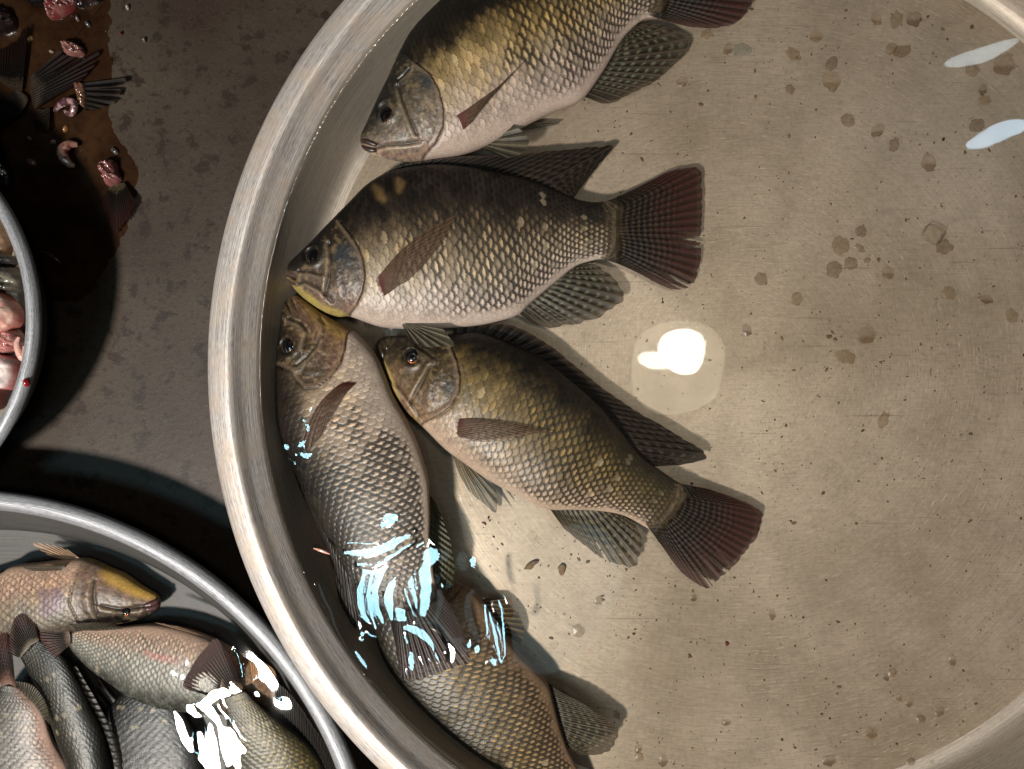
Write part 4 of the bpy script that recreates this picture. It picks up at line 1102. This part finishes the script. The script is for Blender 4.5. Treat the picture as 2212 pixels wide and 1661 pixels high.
tag(blob('fish_piece', [(-70, 640), (0, 700), (50, 700), (58, 760), (40, 800), (20, 850), (0, 885), (-80, 880)], bz - 0.012, 0.012, (70, 14, 14), M_WET, seed=6, spots=(40, 10, 10)), 'dark red bloody mass beneath the flesh in the small bowl', 'fish piece', G3)
pth = curve([(41, 728), (37, 742), (42, 760), (50, 774), (54, 762), (52, 748)], 40)
v, f = tube(W(pth[:, 0], pth[:, 1], bz + 0.014), 0.0022 * np.sin(np.linspace(0.4, 2.8, 40)), 10)
tag(mesh('flesh_strip', v, f, M_WET, None, np.ones((len(v), 3)) * S(212, 162, 150)), 'thin pale pink strip of flesh curled against the bowl rim', 'fish piece', G3)
v, f, r, a = dome(58, 826, 0.0605, 7, 0.0025, ez=1.4)
tag(mesh('blood_drop', v, f, M_WET, None, np.ones((len(v), 3)) * S(130, 14, 20) * (0.7 + 0.6 * r[:, None])), 'dark red blood drop clinging to the rim of the small bowl', 'blood drop')

# ------------------------------------------------------------------ offcuts on the table
def scrap(name, poly, z0, h, rgb, mat, parent=None, spots=None, **kw):
    return blob(name, poly, z0, h, tuple(0.64 * v for v in rgb), mat, parent, spots=tuple(0.64 * v for v in spots) if spots else None, bump=0.7, **{k: v for k, v in kw.items() if k != 'bump'})


G4 = 'offcuts scattered on the table'
tz = TZ + 0.0016


def offcut(label, base, outer, flesh=None, rays=14, seed=0, tint=(0.22, 0.2, 0.2), slits=(), ragged=0.12, z=0.004, style='tail', name='cut_fin', frgb=(150, 84, 84)):
    c = W(*np.mean(np.vstack([base, outer]), 0), tz)
    r = empty(name, c, label, 'offcut', G4)
    fin('fin', base, outer, tz + z * 0.6, [tz + z, tz + z * 0.4, tz + z], style, r, rays=rays, seed=seed, tint=tint, slits=slits, ragged=ragged, na=120, nb=50, mat=M_FINWET)
    for k, (poly, rgb, h) in enumerate(flesh or []):
        scrap('flesh', poly, tz + 0.0018, h, rgb, M_WET, r, seed=seed + k, spots=(176, 116, 108), bump=0.5)
    return r


M_FINWET = mat_attr('wet_cut_fin', 0.55, 0.08, 0.2, 900, 0.1, use_alpha=True)
offcut('long black pointed fin offcut at the left edge of the table', [(48, 196), (20, 190), (-10, 165)], [(62, 46), (50, 60), (30, 85), (-20, 110)], seed=51)
offcut('black tail fin offcut pointing to the bottom left, below the pointed fin', [(40, 192), (60, 214), (48, 240)], [(-10, 220), (-30, 270), (-5, 290)], seed=52)
offcut('broad black tail offcut with a torn pink flesh end', [(62, 170), (66, 200), (74, 236)], [(130, 108), (182, 120), (222, 104), (195, 158), (158, 188), (132, 200)], [([(132, 92), (150, 90), (180, 104), (178, 120), (150, 122), (138, 108)], (190, 130, 118), 0.006)], seed=53, slits=[(0.22, 0.5, 0.02), (0.5, 0.6, 0.015)])
offcut('splayed black fin offcut with finger like rays beside the pale cut skin', [(176, 180), (180, 205), (184, 238)], [(286, 166), (278, 184), (270, 198), (262, 212), (236, 230), (190, 240)], [([(160, 178), (178, 180), (186, 205), (180, 228), (170, 224), (164, 200)], (150, 110, 76), 0.003)], rays=6, seed=54, ragged=0.3, slits=[(0.2, 0.45, 0.02), (0.4, 0.4, 0.025), (0.6, 0.45, 0.02)], style='dorsal', tint=(0.5, 0.45, 0.5))
offcut('cut fish tail with a pink meat stump, lying on the edge of the puddle', [(268, 394), (250, 398), (236, 404)], [(294, 438), (284, 468), (248, 506), (226, 450), (218, 436)], [([(220, 352), (236, 344), (250, 350), (256, 372), (262, 386), (250, 400), (234, 402), (224, 378)], (196, 120, 118), 0.008)], rays=18, seed=55, tint=(0.5, 0.5, 0.5))
offcut('small dark spotted skin offcut below the broad tail offcut', [(76, 236), (92, 236), (108, 232)], [(74, 284), (88, 290), (106, 284)], seed=56, rays=8, style='anal', tint=(0.3, 0.25, 0.25))


def curl(label, pts, rad, rgb, z=0.003, name='gut_curl', cat='fish scrap', spots=None):
    p = curve(pts, 46)
    q = np.linspace(0, 1, 46)
    zz = tz + z + 0.002 * np.sin(np.pi * q)
    v, f = tube(W(p[:, 0], p[:, 1], zz), rad * np.sin(0.25 + q * 2.6) ** 0.7, 12)
    n = fbm(v[:, 0] * 300, v[:, 1] * 300, int(pts[0][0]))
    c = S(*rgb) * 0.6 * (0.4 + n[:, None])
    if spots: 
        m = sstep(0.5, 0.62, fbm(v[:, 0] * 500, v[:, 1] * 500, 8))[:, None]
        c = c * (1 - m) + m * S(*spots)
    return tag(mesh(name, v, f, M_WET, None, c), label, cat, G4)


curl('pale pink curled gill scrap shaped like a ring on the wet patch', [(168, 312), (150, 312), (136, 324), (138, 340), (150, 354), (162, 358)], 0.0034, (172, 128, 108), spots=(90, 40, 44))
curl('shiny purple gut curl under the broad tail offcut', [(118, 240), (130, 226), (146, 218), (158, 222), (160, 236), (150, 246), (140, 240)], 0.0026, (92, 58, 66), spots=(150, 120, 118))
curl('thin pale gut string lying in the shadow of the small bowl', [(86, 544), (104, 548), (122, 560), (132, 570)], 0.0012, (88, 62, 66), 0.001)
tag(scrap('flesh_scrap', [(100, -10), (160, -10), (163, 18), (140, 36), (118, 44), (104, 34)], tz, 0.008, (150, 66, 66), M_WET, seed=61, spots=(188, 128, 120)), 'raw red flesh scrap at the top edge of the table', 'fish scrap', G4)
tag(scrap('skin_scrap', [(60, -12), (116, -12), (114, 10), (90, 16), (66, 10)], tz + 0.002, 0.006, (20, 16, 15), M_WET, seed=62), 'black skin scrap touching the raw red scrap', 'fish scrap', G4)
tag(scrap('skin_scrap', [(-20, 14), (10, 16), (34, 36), (40, 58), (26, 70), (0, 78), (-20, 70)], tz, 0.008, (40, 24, 26), M_WET, seed=63, spots=(22, 14, 18)), 'dark purple skin scrap in the top left corner', 'fish scrap', G4)
tag(scrap('skin_scrap', [(160, -12), (205, -12), (222, 0), (196, 10), (170, 18)], tz, 0.006, (30, 20, 20), M_WET, seed=64, spots=(80, 60, 60)), 'dark glossy scrap right of the raw red scrap', 'fish scrap', G4)
tag(scrap('skin_scrap', [(-30, 230), (0, 300), (14, 340), (30, 372), (26, 400), (0, 410), (-40, 380)], tz, 0.010, (26, 20, 24), M_WET, seed=65, spots=(14, 12, 18)), 'black wet scrap above the small bowl at the left edge', 'fish scrap', G4)
for (x, y, r, rgb, lab) in [(66, 84, 8, (150, 128, 84), 'yellowish loose scale on the table beside the pointed fin'), (112, 112, 5, (180, 160, 140), 'tiny pale flesh crumb above the broad tail offcut'),
                            (142, 278, 9, (158, 108, 62), 'orange brown flesh crumb on the wet patch'), (64, 298, 6, (170, 130, 110), 'small pink crumb near the spotted skin offcut'),
                            (116, 306, 7, (160, 118, 96), 'thin pink sliver left of the ring shaped scrap'), (68, 350, 12, (150, 112, 102), 'crescent of pale skin near the black wet scrap'),
                            (276, 16, 6, (206, 196, 180), 'white flesh crumb near the top of the bare table'), (190, 52, 8, (96, 104, 96), 'clear greenish droplet near the raw red scrap'),
                            (168, 40, 7, (130, 110, 110), 'pinkish droplet just under the raw red scrap'), (248, 326, 10, (96, 90, 92), 'wet glint added as a grey dome just above the meat stump'),  # grey dome above the stump stands in for a glint
                            (312, 86, 6, (120, 124, 122), 'pale grey fleck on the bare table'), (262, 72, 4, (120, 40, 36), 'tiny red fleck on the bare table')]:
    v, f, rr_, a = dome(x, y, tz - 0.0004, r, 0.0022, ez=0.6, rot=x * 0.7, n=16, m=6)
    tag(mesh('scrap_crumb', v, f, M_WET, None, np.ones((len(v), 3)) * S(*rgb) * 0.6 * (0.6 + 0.4 * rr_[:, None])), lab, 'fish scrap', G4)

# ------------------------------------------------------------------ loose scales, flecks and bubbles in the large basin
rng = np.random.RandomState(4)
H = lambda x, y, r: (1296 + x * .5527, y * .5527, r * .5527)
Q = lambda x, y, r: (1188 + x * .2523, 1242 + y * .2523, r * .2523)
flk = [H(*q) for q in [(415, 135, 25), (555, 195, 40), (755, 212, 35), (843, 142, 27), (905, 250, 33), (905, 318, 40), (743, 350, 22), (1080, 75, 28), (1160, 80, 35), (1228, 74, 33), (1180, 200, 38), (1140, 190, 26), (1580, 250, 45), (1455, 270, 32), (1497, 350, 24), (1503, 392, 25), (970, 470, 30), (1150, 566, 32), (1085, 510, 32), (1285, 635, 36), (1475, 490, 34),
                             (630, 1090, 28), (770, 1168, 28), (940, 960, 38), (1015, 970, 22), (915, 1055, 36), (980, 1030, 28), (1045, 1018, 15), (1125, 1065, 28), (1365, 1145, 30), (1510, 1170, 28), (1345, 965, 35), (575, 1290, 26), (960, 1395, 42), (1045, 1310, 38), (320, 320, 22), (1110, 1640, 35), (1610, 1235, 30), (1020, 905, 24), (500, 190, 26)]]
flk += [Q(*q) for q in [(1900, 340, 52), (1505, 1265, 42), (755, 1490, 42), (965, 1595, 50), (760, 1560, 46), (570, 1200, 42), (420, 220, 44), (240, 480, 60), (1230, 200, 30)]]
flk += [(1780 + x * .1953, 1337 + y * .1953, r * .1953) for x, y, r in [(525, 1265, 75), (60, 1570, 80), (950, 930, 55), (1280, 1030, 60), (1420, 460, 60), (685, 650, 45), (830, 870, 50), (1075, 1110, 55), (1200, 1590, 50), (960, 1580, 50), (760, 600, 55)]]
first = None
for k, (x, y, r) in enumerate(flk):
    n = 16
    a = np.linspace(0, 2 * np.pi, n, endpoint=False)
    rot = rng.rand() * 6
    ez = 0.62 + 0.38 * rng.rand()
    rim = r * (1 + 0.10 * rng.randn(n) * 0.6 - 0.12 * (np.abs(np.cos(2.5 * a)) > 0.9))
    tt = np.r_[0.05, 0.35, 0.65, 0.9, 1.0]
    xx = tt[:, None] * rim * np.cos(a); yy = tt[:, None] * rim * np.sin(a) * ez
    X = x + xx * np.cos(rot) - yy * np.sin(rot); Y = y + xx * np.sin(rot) + yy * np.cos(rot)
    fold = rng.rand() < 0.5
    Z = 0.0007 + 0.0006 * (1 - tt[:, None] ** 2) + 0.0004 * np.cos(a + k)[None] * tt[:, None]
    tone = rng.rand()
    base = S(112, 82, 52) * (1 - tone) + S(150, 120, 84) * tone
    nz = fbm(X / 6, Y / 6, k)
    col = base * (0.55 + 0.9 * nz[..., None])
    half = sstep(0.0, 0.25, np.sin(a + rot)[None] * tt[:, None] + 0.25 * (nz - 0.5)) if fold else nz
    al = 0.22 + 0.38 * half + 0.30 * (tt[:, None] > 0.95) * nz
    col = col * (1 - 0.45 * half[..., None])
    if k == 1:
        col = S(128, 126, 110) * (0.6 + 0.8 * nz[..., None])  # greyer tone stands in for the glint on this scale
    o = mesh('loose_scale', W(X, Y, Z).reshape(-1, 3), grid_faces(len(tt), n, True), M_FLAKE, None, col.reshape(-1, 3), np.clip(al * 0.85, 0, 0.9))
    tag(o, 'small translucent brown loose fish scale lying on the steel basin floor', 'fish scale', 'loose scales on the basin floor')

# dark flecks of dirt on the basin floor: too many to count
vs, fs, cs, k = [], [], [], 0
n_try = 2600
for q in range(n_try):
    x, y = rng.uniform(980, 2230), rng.uniform(-10, 1670)
    if rng.rand() > 0.25 + 0.75 * float(vnoise(np.array(x / 130), np.array(y / 130), 3)):
        continue
    p = W(x, y, 0.0)
    if math.hypot(p[0] - BC[0], p[1] - BC[1]) > 0.262:
        continue
    r = min(0.9 + rng.exponential(1.0), 6.0)
    n = 7
    a = np.linspace(0, 2 * np.pi, n, endpoint=False)
    rr_ = r * (0.5 + 0.8 * rng.rand(n)); el = 0.3 + 0.7 * rng.rand(); ro = rng.rand() * 6.3
    xx, yy = rr_ * np.cos(a), rr_ * np.sin(a) * el
    X = x + xx * np.cos(ro) - yy * np.sin(ro); Y = y + xx * np.sin(ro) + yy * np.cos(ro)
    bot = W(X, Y, 0.0003); top = W(x + (X - x) * 0.6, y + (Y - y) * 0.6, 0.0006 + 0.0002 * rng.rand())
    vs.append(np.vstack([bot, top]))
    fs += [[k + i, k + (i + 1) % n, k + n + (i + 1) % n, k + n + i] for i in range(n)] + [[k + n + i for i in range(n)]]
    k += 2 * n
    tone = S(100, 82, 60) if rng.rand() < 0.8 else S(124, 104, 78) if rng.rand() < 0.7 else S(84, 40, 34)
    cs.append(np.repeat((tone * (0.6 + 0.7 * rng.rand()))[None], 2 * n, 0))
o = mesh('dirt_specks', np.vstack(vs), fs, M_DIRT, None, np.vstack(cs), smooth=False)
tag(o, 'many tiny dark specks of dirt scattered over the basin floor', 'dirt', kind='stuff')

# bubbles on the water
for x, y, r in [(1312, 487, 9), (1500, 527, 5), (1343, 592, 6), (1150, 1157, 11), (1160, 1163, 5), (1197, 1392, 9), (1447, 1520, 5), (1408, 1578, 7), (1362, 773, 4), (1214, 94, 6), (1155, 1172, 3), (700, 680, 5), (1500, 1282, 3), (1672, 656, 3), (1640, 535, 3), (1392, 1581, 4), (1303, 1543, 5), (952, 588, 4), (745, 494, 4), (1690, 488, 3)]:
    v, f, rr_, a = dome(x, y, WATER_Z + 0.0002, r, r * 0.00020, n=20, m=9)
    tag(mesh('water_bubble', v, f, M_BUBBLE), 'tiny clear air bubble floating on the basin water', 'bubble', 'bubbles on the basin water')

for q in range(16):
    yy_ = 690 + q * 6.2 + rng.uniform(-2, 2)
    v, f, rr_, a = dome(561 - 0.00035 * (yy_ - 790) ** 2 * 0 + rng.uniform(-3, 4), yy_, WATER_Z + 0.0002, rng.uniform(1.5, 3.6), 0.0008, n=14, m=7)
    tag(mesh('water_bubble', v, f, M_BUBBLE), 'tiny foam bubble clinging to the left wall at the waterline', 'bubble', 'foam bubbles along the waterline')

# clear lump on the floor
n = 40
a = np.linspace(0, 2 * np.pi, n, endpoint=False)
sq = 1 / (np.abs(np.cos(a)) ** 5 + np.abs(np.sin(a)) ** 5) ** 0.2
tt = [0.1, 0.5, 0.78, 0.92, 1.0, 1.0]; hh = [0.0072, 0.0072, 0.0070, 0.0060, 0.004, 0.0006]
vs = []
for s_, h_ in zip(tt, hh):
    x = 20 * s_ * sq * np.cos(a); y = 17 * s_ * sq * np.sin(a)
    q = W(2017 + x * .87 - y * .5, 506 + x * .5 + y * .87, 0.003); q[:, 2] = h_; vs.append(q)
tag(mesh('ice_lump', np.vstack(vs), grid_faces(6, n, True), mat_clear('clear_ice', (0.10, 0.085, 0.065), 0.9)), 'small clear square lump of ice on the basin floor at the right', 'ice')


def sliver(name, label, cat, pts, rad, rgb, z):
    p = curve(pts, 20)
    v, f = tube(W(p[:, 0], p[:, 1], z), rad * np.sin(np.linspace(0.25, 2.9, 20)), 8)
    return tag(mesh(name, v, f, M_WET, None, np.ones((len(v), 3)) * S(*rgb)), label, cat)


sliver('splinter', 'pink splinter floating at the left edge of the large basin', 'splinter', [(677, 1184), (694, 1189), (713, 1197)], 0.0010, (214, 160, 140), WATER_Z)
sliver('red_thread', 'tiny red thread on the basin floor under the pelvic fin of the olive fish', 'thread', [(1040, 1129), (1046, 1131), (1047, 1137), (1043, 1141)], 0.0006, (130, 40, 36), 0.001)
o = blob('brown_flake', [(1132, 1230), (1140, 1218), (1156, 1210), (1164, 1213), (1154, 1222), (1148, 1230), (1138, 1230)], 0.0015, 0.001, (104, 82, 56), M_DIRT, seed=5)
tag(o, 'brown flake of fin on the floor right of the rippled water', 'debris')
o = blob('brown_flake', [(1205, 1226), (1214, 1218), (1222, 1224), (1218, 1240), (1210, 1242)], 0.0015, 0.001, (112, 88, 60), M_DIRT, seed=6)
tag(o, 'small tan flake beside the larger brown flake', 'debris')


# ------------------------------------------------------------------ water
def water(name, c, R, zw, fine, strokes, hints, label, men=0.0012, edge_px=None):
    """water sheet; ripples shaped so that traced bright patches mirror a lamp"""
    x0, x1, y0, y1, st = fine                       # photo units
    d = (HC - zw) / F
    fx = (np.arange(x0, x1 + st, st) - CX) * d
    fy = -(np.arange(y0, y1 + st, st) - CY) * d
    nx, ny = len(fx), len(fy)
    GX, GY = np.meshgrid(fx, fy, indexing='ij')
    PX, PY = np.meshgrid(np.arange(x0, x1 + st, st), np.arange(y0, y1 + st, st), indexing='ij')
    m = np.zeros(GX.shape); gx = np.zeros(GX.shape); gy = np.zeros(GX.shape)
    Cc = np.array([0, 0, HC - zw])
    for pts, w, tgt in strokes:
        if len(pts) > 2 and w < 0:                   # filled shape
            poly = curve(list(pts) + [pts[0]], 80)
            dd, _, _ = pdist(PX, PY, poly)
            f = sstep(-3, 3, np.where(inpoly(PX, PY, poly), dd, -dd) + 26 * (fbm(PX / 17, PY / 17, 77) - 0.5))
        else:
            q = curve(pts, 30) if len(pts) > 1 else np.array([pts[0], (pts[0][0] + 0.1, pts[0][1])])
            dd, _, tp = pdist(PX, PY, q)
            ww = w * 0.5 * 0.78 * (0.45 + 0.55 * np.sin(np.clip(tp, 0.02, 0.98) * np.pi) ** 0.7) if len(pts) > 1 else w * 0.45
            f = 1 - sstep(0.7, 1.25, dd / ww + 0.9 * (fbm(PX / 9, PY / 9, 78) - 0.5))
        L = np.array(tgt) - np.array([0, 0, zw])
        l1 = Cc - np.stack([GX, GY, 0 * GX], -1); l1 /= np.linalg.norm(l1, axis=-1, keepdims=True)
        l2 = L - np.stack([GX, GY, 0 * GX], -1); l2 /= np.linalg.norm(l2, axis=-1, keepdims=True)
        h = l1 + l2
        gx = np.where(f > m, -h[..., 0] / h[..., 2], gx); gy = np.where(f > m, -h[..., 1] / h[..., 2], gy)
        m = np.maximum(m, f)
    # least-squares surface: slopes held on the bright patches, free to fall back between them
    wt = 0.006 + 40 * m ** 1.5
    on = (m > 0.02)
    tx, ty = gx * on, gy * on
    hs = fx[1] - fx[0]
    wx = 0.5 * (wt[1:] + wt[:-1]); wy = 0.5 * (wt[:, 1:] + wt[:, :-1])
    bx = 0.5 * (tx[1:] + tx[:-1]) * hs; by = -0.5 * (ty[:, 1:] + ty[:, :-1]) * hs     # y falls as the index grows
    edge = np.minimum(np.minimum(np.arange(nx)[:, None], nx - 1 - np.arange(nx)[:, None]), np.minimum(np.arange(ny)[None], ny - 1 - np.arange(ny)[None]))
    lam = 0.0001 + 6.0 * np.exp(-edge / 3.0)

    def AT(px_, py_):
        r = np.zeros((nx, ny))
        r[1:] += px_; r[:-1] -= px_; r[:, 1:] += py_; r[:, :-1] -= py_
        return r

    def A(h):
        return AT(wx * (h[1:] - h[:-1]), wy * (h[:, 1:] - h[:, :-1])) + lam * h
    bb = AT(wx * bx, wy * by)
    dg = lam.copy(); dg[1:] += wx; dg[:-1] += wx; dg[:, 1:] += wy; dg[:, :-1] += wy
    h = np.zeros((nx, ny)); r = bb - A(h); z = r / dg; p = z.copy(); rz = (r * z).sum()
    for it in range(3500):
        Ap = A(p); al = rz / ((p * Ap).sum() + 1e-30)
        h += al * p; r -= al * Ap
        z = r / dg; rz2 = (r * z).sum(); p = z + rz2 / (rz + 1e-30) * p; rz = rz2
    # whole sheet: fine lines inside the ripple area, coarse outside
    def lines(f, lo, hi, n):
        f = np.sort(f)
        a = np.linspace(lo, f[0], n)[:-1] if lo < f[0] - 1e-4 else np.array([])
        b = np.linspace(f[-1], hi, n)[1:] if hi > f[-1] + 1e-4 else np.array([])
        return np.r_[a, f, b], len(a)
    xs, ox = lines(fx, c[0] - R * 1.02, c[0] + R * 1.02, 110)
    ys, oy = lines(fy, c[1] - R * 1.02, c[1] + R * 1.02, 110)
    X, Y = np.meshgrid(xs, ys, indexing='ij')
    Z = np.zeros(X.shape)
    Z[ox:ox + nx, oy:oy + ny] = h[:, ::-1]
    r_ = np.hypot(X - c[0], Y - c[1])
    # gentle swell
    Z = Z + 0.00006 * np.sin(X * 70 + 1.5 * np.sin(Y * 40)) * np.sin(Y * 55 + X * 20)
    k = np.where(r_ > R, R / np.maximum(r_, 1e-9), 1.0)
    X2 = c[0] + (X - c[0]) * k; Y2 = c[1] + (Y - c[1]) * k
    dr = np.clip(R - r_, 0, None)
    Z = Z + men * np.exp(-dr / 0.0010)
    V = np.stack([X2, Y2, zw + Z], -1)
    Fc = grid_faces(len(xs), len(ys))
    inside = (r_ <= R).ravel()
    keep = inside[Fc].any(1)
    # faces wholly collapsed onto the rim are dropped
    Fc = Fc[keep]
    used = np.unique(Fc); mp = -np.ones(len(xs) * len(ys), int); mp[used] = np.arange(len(used))
    o = mesh(name, V.reshape(-1, 3)[used], mp[Fc], M_WATER)
    return tag(o, label, kind='structure')


D_ = lambda pts: [(594 + x * .38226, 1026 + y * .38226) for x, y in pts]
C_ = lambda pts: [(378 + x * .24412, 756 + y * .24412) for x, y in pts]
E_ = lambda pts: [(x * .38226, 1026 + y * .38226) for x, y in pts]
wl = WIN_L
kd = .38226
strokes = []
for pts, w in [
    ([(545, 268), (600, 243), (655, 230), (692, 238), (660, 268), (600, 285), (530, 300)], 15),
    ([(390, 445), (500, 440), (600, 415), (700, 370), (765, 340)], 26), ([(510, 470), (600, 440), (680, 410)], 12),
    ([(460, 510), (560, 500), (640, 470), (720, 420), (770, 390)], 17), ([(490, 545), (560, 548), (640, 520)], 16),
    ([(660, 540), (720, 470), (780, 420), (840, 380)], 18), ([(500, 560), (480, 660), (490, 760), (530, 825)], 48),
    ([(545, 560), (528, 680), (548, 790), (572, 855)], 32), ([(615, 540), (568, 640), (573, 730), (612, 825)], 44),
    ([(672, 585), (640, 690), (660, 810)], 58), ([(735, 470), (715, 560), (740, 680), (790, 800), (832, 862)], 16),
    ([(772, 480), (760, 580), (790, 680), (800, 745)], 34), ([(885, 440), (850, 540), (855, 640), (840, 780)], 80),
    ([(882, 460)], 92), ([(690, 770), (735, 805)], 48), ([(735, 860), (820, 882), (880, 930), (898, 968)], 32),
    ([(765, 1005), (775, 1095)], 42), ([(895, 975), (932, 1035)], 28), ([(1182, 720), (1190, 800), (1200, 880), (1190, 925)], 24),
    ([(1210, 790), (1240, 880), (1255, 960), (1272, 1045)], 32), ([(1265, 715), (1285, 800), (1295, 930), (1300, 1000), (1278, 1055)], 24),
    ([(1098, 960)], 32), ([(1142, 982)], 38), ([(1120, 490)], 44), ([(492, 900)], 26), ([(1235, 1048)], 40), ([(945, 625)], 20), ([(875, 1035)], 16)]:
    wide = np.ptp(np.array(pts)[:, 0]) > 1.2 * np.ptp(np.array(pts)[:, 1])
    strokes.append((D_(pts), w * kd * (1.6 if wide else 1.0), wl))
for pts, w in [([(1180, 660), (1172, 715)], 28), ([(1160, 800), (1120, 830), (1080, 858)], 24), ([(990, 862)], 46), ([(1110, 925), (1160, 938), (1210, 920)], 38), ([(1070, 928)], 28), ([(1003, 950), (1020, 985)], 18), ([(1060, 980), (1066, 1025)], 18), ([(1190, 545), (1215, 500)], 18), ([(1140, 625)], 22), ([(1145, 855)], 24)]:
    strokes.append((C_(pts), w * .24412 * 1.1, wl))
strokes += [(D_([(985, 955), (1005, 1000), (1000, 1050)]), 34 * kd, KEY), (D_([(960, 1000)]), 18 * kd, KEY), (D_([(870, 960), (900, 1010), (935, 1070)]), 9 * kd, KEY), (D_([(1180, 700), (1178, 745)]), 12 * kd, KEY)]
# meniscus streak along the wall, tilted to mirror the added panel
strokes.append((D_([(190, 622), (228, 716), (290, 808), (340, 918), (410, 998), (452, 1080), (518, 1164)]), 24 * kd, ADDED_PANEL))
water('basin_water', BC, 0.2888, WATER_Z, (604, 1140, 860, 1500, 1.5), strokes, None, 'clear still water filling the large steel basin')
Lz = 0.0305
st2 = []
for pts, w in [([(1125, 1460), (1150, 1560), (1180, 1680)], 46), ([(1185, 1420), (1200, 1520), (1230, 1690)], 52), ([(1240, 1410), (1265, 1520), (1290, 1640)], 52), ([(1290, 1440), (1330, 1520), (1380, 1560)], 50), ([(1315, 1540), (1335, 1600), (1345, 1680)], 40)]:
    st2.append((E_(pts), w * kd, KEY))
for pts, w in [([(1120, 1300), (1190, 1340), (1240, 1420)], 50), ([(1150, 1290), (1250, 1235), (1300, 1300), (1350, 1345), (1330, 1400)], 66), ([(1300, 1180), (1370, 1270), (1412, 1365)], 42), ([(995, 1345), (1030, 1450), (1078, 1555)], 58), ([(1075, 1320)], 40), ([(1320, 1420), (1420, 1490)], 34), ([(1590, 1155)], 52), ([(1605, 1258), (1640, 1280), (1695, 1298)], 30), ([(1450, 1240)], 26), ([(1480, 1010), (1560, 1110), (1622, 1172)], 13), ([(1055, 1060)], 22), ([(1030, 1140)], 30), ([(965, 1110), (1000, 1130)], 28)]:
    st2.append((E_(pts), w * kd, KEY))
st2.append((E_([(1325, 985), (1360, 1060), (1380, 1150)]), 13 * kd, WIN_L))
water('basin_water', GC, 0.2262, Lz, (355, 690, 1380, 1700, 2.0), st2, None, 'clear rippled water over the fish in the lower left basin')
